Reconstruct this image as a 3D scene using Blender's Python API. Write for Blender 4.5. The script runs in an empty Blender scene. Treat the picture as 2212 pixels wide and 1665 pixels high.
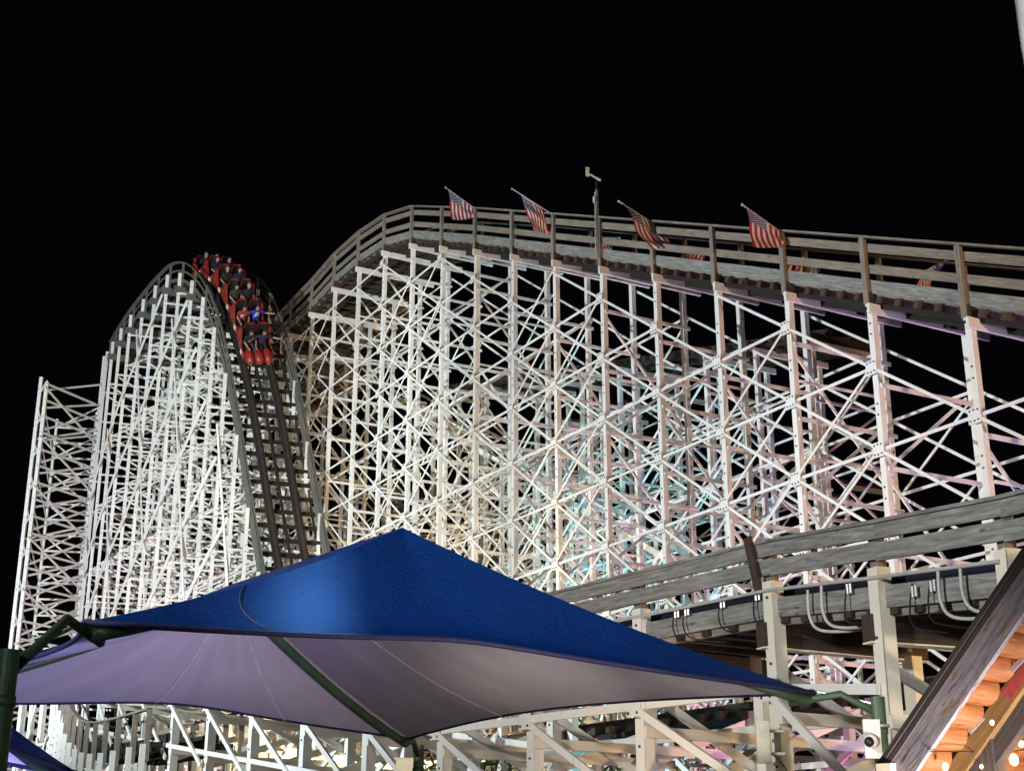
import bpy, bmesh, math, random
from mathutils import Vector, Matrix
random.seed(7)
R = math.radians
V = Vector
scene = bpy.context.scene
COL = scene.collection

# ------------------------------------------------------------------ camera
CAMZ, PITCH, FPX = 1.6, R(19.0), 3044.0           # focal length in pixels of a 2212 px wide frame
cam_d = bpy.data.cameras.new("camera")
cam = bpy.data.objects.new("camera", cam_d); COL.objects.link(cam)
cam.location = (0, 0, CAMZ); cam.rotation_euler = (R(90) + PITCH, 0, 0)
cam_d.sensor_fit = 'HORIZONTAL'; cam_d.sensor_width = 36.0
cam_d.lens = 36.0 * FPX / 2212.0
cam_d.clip_start = 0.1; cam_d.clip_end = 2000
scene.camera = cam

# ------------------------------------------------------------------ night sky and exposure
w = bpy.data.worlds.new("World"); scene.world = w; w.use_nodes = True
bg = w.node_tree.nodes["Background"]
bg.inputs[0].default_value = (0.55, 0.6, 1.0, 1); bg.inputs[1].default_value = 0.0017
vs = scene.view_settings
vs.view_transform = 'Standard'; vs.look = 'None'; vs.exposure = 0; vs.gamma = 1
scene.cycles.max_bounces = 5
scene.cycles.diffuse_bounces = 3

# ------------------------------------------------------------------ floodlights of the park (night)
def spot(name, loc, target, power, color, angle=60, blend=0.6, size=0.25):
    l = bpy.data.lights.new(name, 'SPOT'); l.energy = power; l.color = color
    l.spot_size = R(angle); l.spot_blend = blend; l.shadow_soft_size = size
    o = bpy.data.objects.new(name, l); COL.objects.link(o); o.location = loc
    o.rotation_euler = (V(target) - V(loc)).to_track_quat('-Z', 'Y').to_euler()
    return o
COOL, WARM, CREAM = (0.82, 0.92, 1.0), (1.0, 0.60, 0.27), (1.0, 0.82, 0.56)
PINK, MAGENTA, VIOLET, CYAN = (1.0, 0.45, 0.62), (1.0, 0.25, 0.75), (0.55, 0.42, 1.0), (0.12, 0.75, 1.0)
spot("flood_hill", (-25, 20, 8), (-15, 62, 19), 70000, COOL, 60, 0.7)
spot("flood_hill_side", (-40, 42, 4), (-18, 66, 17), 15000, COOL, 60, 0.7)
spot("flood_lift", (-32, 18, 9), (2, 39, 13), 60000, COOL, 58, 0.8)
spot("flood_lift_warm", (15, 4, 5), (4, 38, 15), 12500, WARM, 70, 0.9)
spot("flood_inner", (-4, 34, 1), (0, 58, 17), 9000, CREAM, 95, 0.8)
spot("flood_inner_rear", (3, 45, 1), (0, 66, 14), 5000, WARM, 100, 0.9)
spot("wash_pink", (9.5, 30.5, 0.6), (8.5, 35, 16), 1800, PINK, 70, 0.8)
spot("wash_pink_deep", (6, 36.5, 0.6), (7, 41, 16), 2200, PINK, 75, 0.8)
spot("wash_violet", (12.2, 25.5, 0.6), (10.5, 27, 11), 3400, VIOLET, 60, 0.8)
spot("wash_cyan", (3.2, 44.5, 0.6), (5.2, 49, 14), 12000, CYAN, 58, 0.9)
spot("wash_cyan_rear", (7.5, 51, 0.6), (5.5, 48, 13), 10000, CYAN, 58, 0.9)
spot("wash_lilac", (8.2, 38.5, 0.6), (6.0, 43, 15), 4200, (.78, .52, 1.0), 66, 0.9)
spot("fill_decks", (-2.5, 54, 1), (-7, 62, 25), 18000, WARM, 42, 0.8)  # added fill spot that brings out the brown banked decks
spot("wash_magenta_hill", (-14, 50, 0.6), (-14.5, 61, 8), 4500, PINK, 70, 0.8)
spot("wash_magenta_low", (5.4, 22.5, 0.4), (5.2, 25, 5.5), 520, MAGENTA, 80, 0.8)
spot("wash_cyan_low", (1.5, 26.5, 0.4), (2.6, 30, 4.6), 700, CYAN, 60, 0.8)
spot("flood_track", (-10, 3, 7.5), (4.0, 19, 5), 11500, (.95, .97, 1.0), 48, 0.8)
spot("flood_yard", (9, 5.0, 2.2), (3.2, 19, 3.5), 2600, CREAM, 60, 0.8)

# ------------------------------------------------------------------ helpers
def at(x, y, d):
    """point seen at pixel (x, y) of the 2212 px wide photo, d metres along the lens axis"""
    c, s = math.cos(PITCH), math.sin(PITCH)
    u, v = (x - 1106.0) / FPX, (832.5 - y) / FPX
    return V((u * d, (c - v * s) * d, CAMZ + (s + v * c) * d))

class MB:
    def __init__(s): s.v, s.f, s.m, s.uv = [], [], [], []
    def quadface(s, idx, uvs, mi): s.f.append(idx); s.uv.append(uvs); s.m.append(mi)
    def beam(s, p0, p1, a, b, ref=(0, 0, 1), mi=0):
        p0, p1 = V(p0), V(p1); t = p1 - p0; L = t.length
        if L < 1e-5: return s
        t /= L; ref = V(ref); sd = ref - ref.dot(t) * t
        if sd.length < 1e-3: sd = t.orthogonal()
        sd.normalize(); u = t.cross(sd)
        n = len(s.v); ha, hb = a / 2, b / 2
        for p in (p0, p1):
            for i, j in ((-1, -1), (1, -1), (1, 1), (-1, 1)): s.v.append(p + sd * ha * i + u * hb * j)
        o = random.random() * 40; q = random.random() * 40
        for k in range(4):
            wd = a if k % 2 == 0 else b
            k2 = (k + 1) % 4
            s.quadface((n + k, n + k2, n + 4 + k2, n + 4 + k), ((o, q + k), (o, q + k + wd), (o + L, q + k + wd), (o + L, q + k)), mi)
        s.quadface((n + 3, n + 2, n + 1, n), ((o, q), (o + .05, q), (o + .05, q + b), (o, q + b)), mi)
        s.quadface((n + 4, n + 5, n + 6, n + 7), ((o, q), (o + .05, q), (o + .05, q + b), (o, q + b)), mi)
        return s
    def tube(s, pts, r, seg=8, mi=0, cap=True):
        pts = [V(p) for p in pts]; n0 = len(s.v); ref = None; rr = r if isinstance(r, (list, tuple)) else [r] * len(pts)
        for i, p in enumerate(pts):
            t = (pts[min(i + 1, len(pts) - 1)] - pts[max(i - 1, 0)]).normalized()
            ref = t.orthogonal().normalized() if ref is None else (ref - ref.dot(t) * t).normalized()
            b = t.cross(ref)
            for k in range(seg):
                a = 2 * math.pi * k / seg; s.v.append(p + (ref * math.cos(a) + b * math.sin(a)) * rr[i])
        ou, ov, lu = random.random() * 40, random.random() * 40, 0.0
        for i in range(len(pts) - 1):
            l1 = lu + (pts[i + 1] - pts[i]).length; c = 2 * math.pi * rr[i] / seg
            for k in range(seg):
                k2 = (k + 1) % seg; a = n0 + i * seg
                s.quadface((a + k, a + k2, a + seg + k2, a + seg + k), ((ou + lu, ov + k * c), (ou + lu, ov + (k + 1) * c), (ou + l1, ov + (k + 1) * c), (ou + l1, ov + k * c)), mi)
            lu = l1
        if cap:
            s.quadface(tuple(n0 + k for k in reversed(range(seg))), tuple((0, 0) for k in range(seg)), mi)
            e = n0 + (len(pts) - 1) * seg
            s.quadface(tuple(e + k for k in range(seg)), tuple((0, 0) for k in range(seg)), mi)
        return s
    def bolt(s, p, nrm, r=0.022, h=0.022, mi=1):
        nrm = V(nrm).normalized(); s.tube([V(p), V(p) + nrm * h], r, 6, mi); return s
    def grid(s, P, mi=0):
        """P[i][j] points -> quads with uv in 0..1"""
        n0 = len(s.v); I, J = len(P), len(P[0])
        for row in P:
            for p in row: s.v.append(V(p))
        for i in range(I - 1):
            for j in range(J - 1):
                a = n0 + i * J + j
                s.quadface((a, a + 1, a + J + 1, a + J), ((i / (I - 1), j / (J - 1)), (i / (I - 1), (j + 1) / (J - 1)), ((i + 1) / (I - 1), (j + 1) / (J - 1)), ((i + 1) / (I - 1), j / (J - 1))), mi)
        return s
    def ball(s, c, rx, ry, rz, mi=0, seg=12, rings=8, M=None):
        n0 = len(s.v); c = V(c)
        for i in range(rings + 1):
            th = math.pi * i / rings
            for k in range(seg):
                a = 2 * math.pi * k / seg
                q = V((rx * math.sin(th) * math.cos(a), ry * math.sin(th) * math.sin(a), rz * math.cos(th)))
                s.v.append(c + (M @ q if M else q))
        for i in range(rings):
            for k in range(seg):
                k2 = (k + 1) % seg; a = n0 + i * seg
                s.quadface((a + k, a + seg + k, a + seg + k2, a + k2), ((0, 0),) * 4, mi)
        return s
    def build(s, name, mats, parent=None, smooth=False, loc=None):
        me = bpy.data.meshes.new(name)
        me.from_pydata([tuple(v) for v in s.v], [], s.f)
        if not isinstance(mats, (list, tuple)): mats = [mats]
        for m in mats: me.materials.append(m)
        me.polygons.foreach_set("material_index", [min(k, len(mats) - 1) for k in s.m])
        uvl = me.uv_layers.new(name="UVMap")
        uvl.data.foreach_set("uv", [c for f in s.uv for p in f for c in p])
        if smooth: me.polygons.foreach_set("use_smooth", [True] * len(s.f))
        me.update()
        o = bpy.data.objects.new(name, me); COL.objects.link(o)
        if parent:
            o.parent = parent
            o.matrix_parent_inverse = pinv(parent)
        return o

def world_of(o):
    m = Matrix.LocRotScale(o.location, o.rotation_euler, o.scale)
    return (world_of(o.parent) @ o.matrix_parent_inverse @ m) if o.parent else m
def pinv(parent): return world_of(parent).inverted()

def tag(o, label=None, cat=None, group=None, kind=None):
    if label: o["label"] = label
    if cat: o["category"] = cat
    if group: o["group"] = group
    if kind: o["kind"] = kind
    return o
def empty(name, loc=(0, 0, 0), parent=None):
    o = bpy.data.objects.new(name, None); COL.objects.link(o); o.location = loc
    o.empty_display_size = 0.2
    if parent: o.parent = parent; o.matrix_parent_inverse = pinv(parent)
    return o
class Pool:
    """up to `limit` separate parts of one name; the smaller rest becomes one part of kind stuff"""
    def __init__(s, root, name, mats, limit=100): s.root, s.name, s.mats, s.limit, s.n, s.rest = root, name, mats, limit, 0, None
    def new(s):
        if s.n < s.limit:
            s.n += 1; m = MB(); m.own = True; return m
        if s.rest is None: s.rest = MB(); s.rest.own = False
        return s.rest
    def done(s, m):
        if m.own: m.build(s.name, s.mats, s.root)
    def close(s):
        if s.rest and s.rest.f: s.rest.build(s.name, s.mats, s.root)["kind"] = "stuff"

# ------------------------------------------------------------------ materials
def new_mat(name):
    m = bpy.data.materials.new(name); m.use_nodes = True
    nt = m.node_tree; return m, nt, nt.nodes["Principled BSDF"]
def N(nt, t, **kw):
    n = nt.nodes.new(t)
    for k, v in kw.items(): setattr(n, k, v)
    return n
def ramp(nt, fac, stops):
    r = N(nt, "ShaderNodeValToRGB"); nt.links.new(fac, r.inputs[0])
    while len(r.color_ramp.elements) < len(stops): r.color_ramp.elements.new(0.5)
    for e, (p, c) in zip(r.color_ramp.elements, stops): e.position = p; e.color = (*c, 1)
    return r.outputs[0]
def noise(nt, scale, detail=4, vec=None, rough=0.6):
    n = N(nt, "ShaderNodeTexNoise"); n.inputs["Scale"].default_value = scale; n.inputs["Detail"].default_value = detail
    n.inputs["Roughness"].default_value = rough
    if vec is not None: nt.links.new(vec, n.inputs["Vector"])
    return n.outputs[0]
def objvec(nt): return N(nt, "ShaderNodeTexCoord").outputs["Object"]
def mapping(nt, vec, scale):
    m = N(nt, "ShaderNodeMapping"); nt.links.new(vec, m.inputs[0]); m.inputs["Scale"].default_value = scale; return m.outputs[0]
def mix(nt, fac, a, b):
    m = N(nt, "ShaderNodeMix", data_type='RGBA')
    for sock, val in ((m.inputs[0], fac), (m.inputs[6], a), (m.inputs[7], b)):
        if hasattr(val, "links"): nt.links.new(val, sock)
        else: sock.default_value = val if not isinstance(val, tuple) else (*val, 1)
    return m.outputs[2]
def bump(nt, b, h, strength=0.3, dist=0.02):
    n = N(nt, "ShaderNodeBump"); n.inputs["Strength"].default_value = strength; n.inputs["Distance"].default_value = dist
    nt.links.new(h, n.inputs["Height"]); nt.links.new(n.outputs[0], b.inputs["Normal"])

def plain(name, col, rough=0.6, metal=0.0, var=0.15, scale=6, bumps=0.0):
    m, nt, b = new_mat(name)
    f = noise(nt, scale, 5, objvec(nt))
    lo = tuple(c * (1 - var) for c in col); hi = tuple(min(1, c * (1 + var)) for c in col)
    nt.links.new(ramp(nt, f, [(0.3, lo), (0.7, hi)]), b.inputs["Base Color"])
    b.inputs["Roughness"].default_value = rough; b.inputs["Metallic"].default_value = metal
    if bumps: bump(nt, b, f, bumps)
    return m
def steel(name, base, rust=0.6):
    m, nt, b = new_mat(name); ov = objvec(nt)
    big = noise(nt, 0.45, 3, ov); fine = noise(nt, 7.0, 6, ov, 0.7)
    streak = noise(nt, 1.0, 5, mapping(nt, ov, (9, 9, 0.8)), 0.7)
    c1 = mix(nt, ramp(nt, big, [(0.35, (0, 0, 0)), (0.7, (1, 1, 1))]), base, tuple(c * k for c, k in zip(base, (0.97, 0.93, 0.82))))
    c2 = mix(nt, ramp(nt, streak, [(0.58, (0, 0, 0)), (0.8, (rust,) * 3)]), c1, (0.42, 0.30, 0.19))
    c3 = mix(nt, ramp(nt, fine, [(0.66, (0, 0, 0)), (0.78, (rust,) * 3)]), c2, (0.24, 0.12, 0.06))
    nt.links.new(c3, b.inputs["Base Color"]); b.inputs["Roughness"].default_value = 0.42
    bump(nt, b, fine, 0.08, 0.01)
    return m
def wood(name, lo, mid, hi, rough=0.8, knots=True, vs=14):
    m, nt, b = new_mat(name); uv = N(nt, "ShaderNodeTexCoord").outputs["UV"]
    g = noise(nt, 1.0, 8, mapping(nt, uv, (2.0, vs * 2.4, 1)), 0.72)
    bl = noise(nt, 1.0, 4, mapping(nt, uv, (0.8, 3.2, 1)), 0.62)
    col = ramp(nt, g, [(0.30, lo), (0.52, mid), (0.72, hi)])
    col = mix(nt, ramp(nt, bl, [(0.35, (0, 0, 0)), (0.75, (0.55,) * 3)]), col, tuple(c * 0.45 for c in mid))
    if knots:
        vo = N(nt, "ShaderNodeTexVoronoi"); vo.inputs["Scale"].default_value = 1.0
        nt.links.new(mapping(nt, uv, (1.6, 5.0, 1)), vo.inputs["Vector"])
        col = mix(nt, ramp(nt, vo.outputs["Distance"], [(0.05, (0.9,) * 3), (0.13, (0, 0, 0))]), col, tuple(c * 0.25 for c in mid))
    nt.links.new(col, b.inputs["Base Color"]); b.inputs["Roughness"].default_value = rough
    bump(nt, b, g, 0.5, 0.01)
    return m
M = {}
M["white"] = steel("white_painted_steel", (0.80, 0.80, 0.76), 0.55)
M["cream"] = steel("warm_tinted_steel", (0.78, 0.74, 0.62), 0.4)  # white steel with the warm light's cream tone put into the colour
M["bolt"] = plain("galvanised_bolt", (0.10, 0.10, 0.10), 0.45, 0.6)
M["wood"] = wood("weathered_grey_timber", (0.09, 0.075, 0.055), (0.27, 0.225, 0.17), (0.42, 0.36, 0.28))
M["greywood"] = wood("silver_grey_timber", (0.06, 0.062, 0.058), (0.275, 0.27, 0.24), (0.46, 0.45, 0.40), vs=9)
M["brown"] = wood("brown_treated_timber", (0.022, 0.014, 0.009), (0.062, 0.041, 0.027), (0.115, 0.08, 0.055), knots=False)
M["deckbrown"] = wood("tan_underside_timber", (0.07, 0.045, 0.028), (0.17, 0.115, 0.07), (0.27, 0.19, 0.125), knots=False)
M["blackwood"] = wood("creosoted_timber", (0.006, 0.005, 0.004), (0.018, 0.0135, 0.010), (0.04, 0.030, 0.023), 0.9, knots=False)
M["dimwood"] = wood("dark_weathered_timber", (0.05, 0.048, 0.04), (0.12, 0.115, 0.095), (0.19, 0.18, 0.15))
M["dark"] = wood("dark_oiled_timber", (0.012, 0.010, 0.009), (0.035, 0.028, 0.024), (0.075, 0.06, 0.05), knots=False)
M["track"] = plain("running_rail_steel", (0.08, 0.065, 0.055), 0.42, 0.5)
M["green"] = plain("green_painted_pipe", (0.045, 0.085, 0.04), 0.5, 0.0, 0.35, 5)
M["pvc"] = plain("white_conduit", (0.46, 0.46, 0.43), 0.5)
M["black"] = plain("black_rubber", (0.012, 0.012, 0.013), 0.5)
M["galv"] = plain("galvanised_metal", (0.42, 0.43, 0.43), 0.4, 0.6)
M["red"] = plain("red_gloss_paint", (0.25, 0.022, 0.013), 0.42, 0.0, 0.12)
M["signcream"] = plain("cream_panel", (0.75, 0.7, 0.52), 0.5)
M["boxwhite"] = plain("white_plastic", (0.78, 0.76, 0.66), 0.4)
M["ground"] = plain("dark_gravel", (0.10, 0.095, 0.085), 0.9, 0, 0.4, 3, 0.4)
M["paving"] = plain("grey_concrete", (0.20, 0.19, 0.18), 0.85, 0, 0.2, 2, 0.1)
WS = [M["white"], M["bolt"]]

# fabric of the shade sails
def fabric(name, col, rough, spec, weave=1.0, crinkle=0.25, tint=None):
    m, nt, b = new_mat(name); ov = objvec(nt)
    big = noise(nt, 1.1, 4, ov); fine = noise(nt, 26, 5, mapping(nt, ov, (1, 1, 2.2)), 0.8); mid = noise(nt, 5, 6, ov, 0.7)
    c = mix(nt, ramp(nt, big, [(0.3, (0, 0, 0)), (0.75, (1, 1, 1))]), tuple(k * 0.88 for k in col), tuple(min(1, k * 1.12) for k in col))
    nt.links.new(c, b.inputs["Base Color"]); b.inputs["Roughness"].default_value = rough
    b.inputs["Specular IOR Level"].default_value = spec
    if tint: b.inputs["Specular Tint"].default_value = (*tint, 1)
    a = N(nt, "ShaderNodeMath", operation='ADD'); nt.links.new(fine, a.inputs[0]); nt.links.new(mid, a.inputs[1])
    bump(nt, b, a.outputs[0], crinkle, 0.03)
    return m
M["blue"] = fabric("blue_shade_cloth", (0.003, 0.026, 0.165), 0.34, 0.5, crinkle=1.0, tint=(.10, .42, .95))
def lining_mat():
    m, nt, b = new_mat("pale_cloth_underside"); uv = N(nt, "ShaderNodeTexCoord").outputs["UV"]; ov = objvec(nt)
    st = noise(nt, 1.0, 5, mapping(nt, uv, (16, 1.4, 1)), .6); bl = noise(nt, 1.3, 4, ov, .6); wv = noise(nt, 90, 3, ov, .6)
    c = ramp(nt, st, [(.32, (.36, .345, .38)), (.55, (.41, .39, .425)), (.75, (.47, .45, .48))])
    c = mix(nt, ramp(nt, bl, [(.38, (0, 0, 0)), (.72, (.45,) * 3)]), c, (.32, .305, .33))  # blotches stand in for light coming unevenly through the cloth
    nt.links.new(c, b.inputs["Base Color"]); b.inputs["Roughness"].default_value = .85; b.inputs["Specular IOR Level"].default_value = .1
    bump(nt, b, wv, .15, .01); return m
M["under"] = lining_mat()
M["welt"] = plain("pale_seam_tape", (0.43, 0.415, 0.44), 0.8)
M["navy"] = plain("dark_navy_hose", (0.008, 0.009, 0.022), 0.6)
M["hem"] = plain("navy_hem_webbing", (0.01, 0.014, 0.06), 0.7)

# flag cloth: 13 stripes and a canton of 50 stars in uv space (u along the hoist from the tip, v along the fly)
def flag_mat():
    m, nt, b = new_mat("flag_cloth")
    sx = N(nt, "ShaderNodeSeparateXYZ"); nt.links.new(N(nt, "ShaderNodeTexCoord").outputs["UV"], sx.inputs[0])
    def mt(op, a, c=None):
        n = N(nt, "ShaderNodeMath", operation=op)
        for i, q in enumerate((a, c)):
            if q is None: continue
            if hasattr(q, "links"): nt.links.new(q, n.inputs[i])
            else: n.inputs[i].default_value = q
        return n.outputs[0]
    u, v = sx.outputs[0], sx.outputs[1]
    stripe = mt('LESS_THAN', mt('MODULO', mt('MULTIPLY', u, 6.5), 1.0), 0.5)      # 1 = red
    body = mix(nt, stripe, (0.80, 0.78, 0.74), (0.42, 0.028, 0.035))
    can = mt('MULTIPLY', mt('LESS_THAN', u, 7 / 13), mt('LESS_THAN', v, 0.40))
    y, x = mt('MULTIPLY', u, 10 * 13 / 7), mt('MULTIPLY', v, 12 / 0.40)
    dx = mt('SUBTRACT', x, mt('ROUND', x)); dy = mt('SUBTRACT', y, mt('ROUND', y))
    par = mt('LESS_THAN', mt('ABSOLUTE', mt('SUBTRACT', mt('MODULO', mt('ADD', mt('ROUND', x), mt('ROUND', y)), 2.0), 0.0)), 0.5)
    rr = mt('ADD', mt('MULTIPLY', dx, dx), mt('MULTIPLY', dy, dy))
    star = mt('MULTIPLY', mt('MULTIPLY', mt('LESS_THAN', rr, 0.20), par), mt('MULTIPLY', mt('GREATER_THAN', x, 0.5), mt('GREATER_THAN', y, 0.5)))
    cc = mix(nt, star, (0.032, 0.042, 0.17), (0.85, 0.85, 0.85))
    nt.links.new(mix(nt, can, body, cc), b.inputs["Base Color"]); b.inputs["Roughness"].default_value = 0.8
    return m
M["flag"] = flag_mat()

# ------------------------------------------------------------------ ground
def sheet(name, x0, y0, x1, y1, z, mat, n=24):
    m = MB(); m.grid([[(x0 + (x1 - x0) * i / n, y0 + (y1 - y0) * j / n, z) for j in range(n + 1)] for i in range(n + 1)])
    o = m.build(name, mat); o["kind"] = "structure"; return o
sheet("ground", -600, -600, 600, 600, 0.0, M["ground"])
sheet("path", -14, -12, 12, 15.0, 0.004, M["paving"])

# ------------------------------------------------------------------ coaster parts
POST_A, POST_B = 0.14, 0.155
LIFT0 = V((-3.777, 49.295, 0)); LSTEP = V((1.2857, -2.3277, 0)); LN = V((0.8753, 0.4835, 0))
ZH = {-8: 23.0, -7: 23.4, -6: 23.7, -5: 23.8, -4: 23.9, -3: 24.12, -2: 24.05, -1: 23.72}
def lift_z(i):
    if i >= 0: return CAMZ + 22.84 - 1.245 * i + .25 * min(1.0, .5 + i * .25)
    k = math.floor(i); f = i - k
    g = lambda q: 22.96 if q == 0 else ZH[q]
    return CAMZ + g(k) * (1 - f) + g(min(k + 1, 0)) * f
def lift_p(i, wv=0.0): return LIFT0 + LSTEP * i + LN * wv
LEV = [CAMZ + 8.32 + 1.82 * k for k in range(-5, 10)]
LW = 2.8

def post(mb, p, z0, z1, ax, a=POST_A, b=POST_B, bolts=True, face=None, step=1.82, lev0=None):
    """an angle post: two flanges meeting in a corner, with bolt pairs"""
    p = V((p[0], p[1], 0)); ax = V(ax).normalized(); bx = V((0, 0, 1)).cross(ax)
    mb.beam(p + V((0, 0, z0)), p + V((0, 0, z1)), a, b, ax)
    if bolts:
        f = V(face) if face is not None else -ax
        z = (lev0 if lev0 is not None else z0) + 0.9
        half = (a if abs(f.dot(ax)) > .7 else b) / 2
        while z < z1 - 0.15:
            if z > z0 + .2:
                for dz in (-0.12, 0.12):
                    mb.bolt(p + V((0, 0, z + dz)) + f * half, f, 0.022, 0.02)
            z += step

def handrail(root, edge, ups, mat, cap=True, boards=((0.57, 0.19), (1.07, 0.19)), toe=True, posts=True, hgt=1.30, plate=True, out=(-1, 0, 0), thick=0.05, postidx=None):
    """edge: list of Vector points along the deck edge, one per bent; the boards are nailed on the inner side of the posts"""
    out = [V(o) for o in out] if isinstance(out, list) else [V(out)] * len(edge)
    hr = empty("handrail", edge[0], root)
    bd = []
    for k in range(len(edge) - 1):
        a, b = edge[k], edge[k + 1]; mid = (out[k] + out[k + 1]) / 2
        for h, t in boards:
            MB().beam(a + V((0, 0, h)), b + V((0, 0, h)), t, thick, (0, 0, 1)).build("rail_board", mat, hr)
        if toe:
            m = MB(); m.beam(a + V((0, 0, 0.075)), b + V((0, 0, 0.075)), 0.148, thick, (0, 0, 1))
            m.beam(a + V((0, 0, 0.228)), b + V((0, 0, 0.228)), 0.148, thick * 0.94, (0, 0, 1)); m.build("toe_board", M["greywood"] if toe == 2 else mat, hr)
        if cap: MB().beam(a + V((0, 0, hgt + 0.022)) + mid * .06, b + V((0, 0, hgt + 0.022)) + mid * .06, 0.042, 0.19, (0, 0, 1)).build("rail_cap", mat, hr)
    if posts:
        for k in range(len(edge)):
            p = edge[k]; o = out[k]
            MB().beam(p + o * 0.078 + V((0, 0, -0.28)), p + o * 0.078 + V((0, 0, hgt)), 0.095, 0.14, o).build("rail_post", mat, hr)
    return hr

# ================================================================== 1. the lift hill
lift = empty("lift_hill", lift_p(2, 1.4))
tag(lift, "long white steel lift hill with weathered timber walkway, flags and ties, sloping down to the right", "roller coaster hill")
IDX = list(range(11, -8, -1))
girts = Pool(lift, "long_girt", WS); diags = Pool(lift, "long_diagonal", WS); plates = Pool(lift, "gusset_plate", WS)
rgirts = Pool(lift, "rear_girt", WS); rdiags = Pool(lift, "rear_diagonal", WS)
FRONT = -LN; SIDE = LSTEP.normalized()
def cross_at(fn, mb, a, b, wid, th, ref): mb.beam(a, b, wid, th, ref)
for i in IDX:
    zt = lift_z(i)
    bent = empty("support_bent", lift_p(i, LW / 2), lift)
    near = i >= 1
    for wv in (0.0, LW):
        m = MB(); post(m, lift_p(i, wv), 0, zt - 0.38, LN, bolts=i >= -3, face=FRONT if wv == 0 else SIDE, lev0=LEV[0])
        if wv == 0: post_pl = m.beam(lift_p(i, -0.115) + V((0, 0, zt - .33)), lift_p(i, -0.115) + V((0, 0, zt + 0.46)), 0.02, 0.10, LN)
        m.build("post", WS, bent)
    MB().beam(lift_p(i, -0.25) + V((0, 0, zt - 0.45)) + SIDE * .16, lift_p(i, LW + 0.55) + V((0, 0, zt - 0.45)) + SIDE * .16, 0.22, 0.07).build("cap_beam", WS, bent)
    MB().beam(lift_p(i, -0.12) + V((0, 0, zt - 0.16)), lift_p(i, LW + .3) + V((0, 0, zt - 0.16)), 0.28, 0.2).build("tie_beam", M["brown"], bent)
    lv = [z for z in LEV if z < zt - 0.7]
    if lv and zt - lv[-1] > 3.0: pass
    for q, z in enumerate(lv):
        zz = z - 0.42
        if zz > 0.3:
            MB().beam(lift_p(i, -.05) + V((0, 0, zz)) + SIDE * 0.13, lift_p(i, LW + .12) + V((0, 0, zz)) + SIDE * 0.13, 0.095, 0.045).build("ledger", WS, bent)
        if i % 2 == 0 and zz > 1.2:
            MB().beam(lift_p(i, .05) + V((0, 0, zz - .9)) + SIDE * 0.12, lift_p(i, LW - .05) + V((0, 0, zz - .9)) + SIDE * 0.12, 0.06, 0.04).build("ledger", WS, bent)
        if q % 2 == 0 and q + 1 < len(lv):
            z2 = lv[q + 1] - .42 if q + 1 < len(lv) else zt - .6
            MB().beam(lift_p(i, 0.08) + V((0, 0, z2)) + SIDE * -0.13, lift_p(i, LW - .08) + V((0, 0, max(.2, zz - 1.2))) + SIDE * -0.13, 0.07, 0.045).build("bent_diagonal", WS, bent)
        elif q + 1 < len(lv):
            MB().beam(lift_p(i, 0.08) + V((0, 0, zz)) + SIDE * -0.13, lift_p(i, LW - .08) + V((0, 0, lv[q + 1] - .2)) + SIDE * -0.13, 0.07, 0.045).build("bent_diagonal", WS, bent)
    # bolted gusset plates at every girt level on the front face
    for z in lv:
        if i >= -1:
            m = plates.new(); c = lift_p(i, -0.155) + V((0, 0, z)); g = 0.16
            m.beam(c + FRONT * -.008, c + FRONT * 0.012, 2 * g, 2 * g, SIDE)
            for du, dz in ((-.1, -.1), (.1, -.1), (-.1, .1), (.1, .1), (0, -.11), (0, .11)):
                m.bolt(c + FRONT * 0.012 + SIDE * du + V((0, 0, dz)), FRONT, 0.02, 0.018)
            plates.done(m)
for i in range(10, -7, -1):                       # longitudinal bracing between bents i and i+1
    a, b = i, i + 1
    za, zb = lift_z(a), lift_z(b)
    for z in LEV:
        if z < min(za, zb) - 0.7 and z > 0.5:
            m = girts.new(); m.beam(lift_p(a, -.10) + V((0, 0, z)), lift_p(b, -.10) + V((0, 0, z)), 0.068, 0.025, (0, 0, 1)); girts.done(m)
            m = rgirts.new(); m.beam(lift_p(a, LW + .12) + V((0, 0, z)), lift_p(b, LW + .12) + V((0, 0, z)), 0.07, 0.03, (0, 0, 1)); rgirts.done(m)
        if z + 1.82 < za - 0.55 and z > 0.2 and z < zb - .5:
            m = diags.new(); m.beam(lift_p(a, -.13) + V((0, 0, z + 1.82)), lift_p(b, -.13) + V((0, 0, z)), 0.068, 0.025, (0, 0, 1)); diags.done(m)
            if True:
                m = rdiags.new(); m.beam(lift_p(a, LW + .17) + V((0, 0, z + 1.82)), lift_p(b, LW + .17) + V((0, 0, z)), 0.07, 0.03, (0, 0, 1)); rdiags.done(m)
        if z + 1.82 < zb - 0.55 and z > 0.2 and (a % 4 == 3 or a % 4 == 0) and ((a + int(round((z - LEV[0]) / 1.82))) % 1 == 0):
            m = diags.new(); m.beam(lift_p(a, -.16) + V((0, 0, z)), lift_p(b, -.16) + V((0, 0, z + 1.82)), 0.055, 0.025, (0, 0, 1)); diags.done(m)
        if z + 1.82 < zb - 0.55 and z > 0.2 and a % 3 != 0:
            m = rdiags.new(); m.beam(lift_p(a, LW + .2) + V((0, 0, z)), lift_p(b, LW + .2) + V((0, 0, z + 1.82)), 0.06, 0.03, (0, 0, 1)); rdiags.done(m)
for p in (girts, diags, plates, rgirts, rdiags): p.close()
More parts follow.
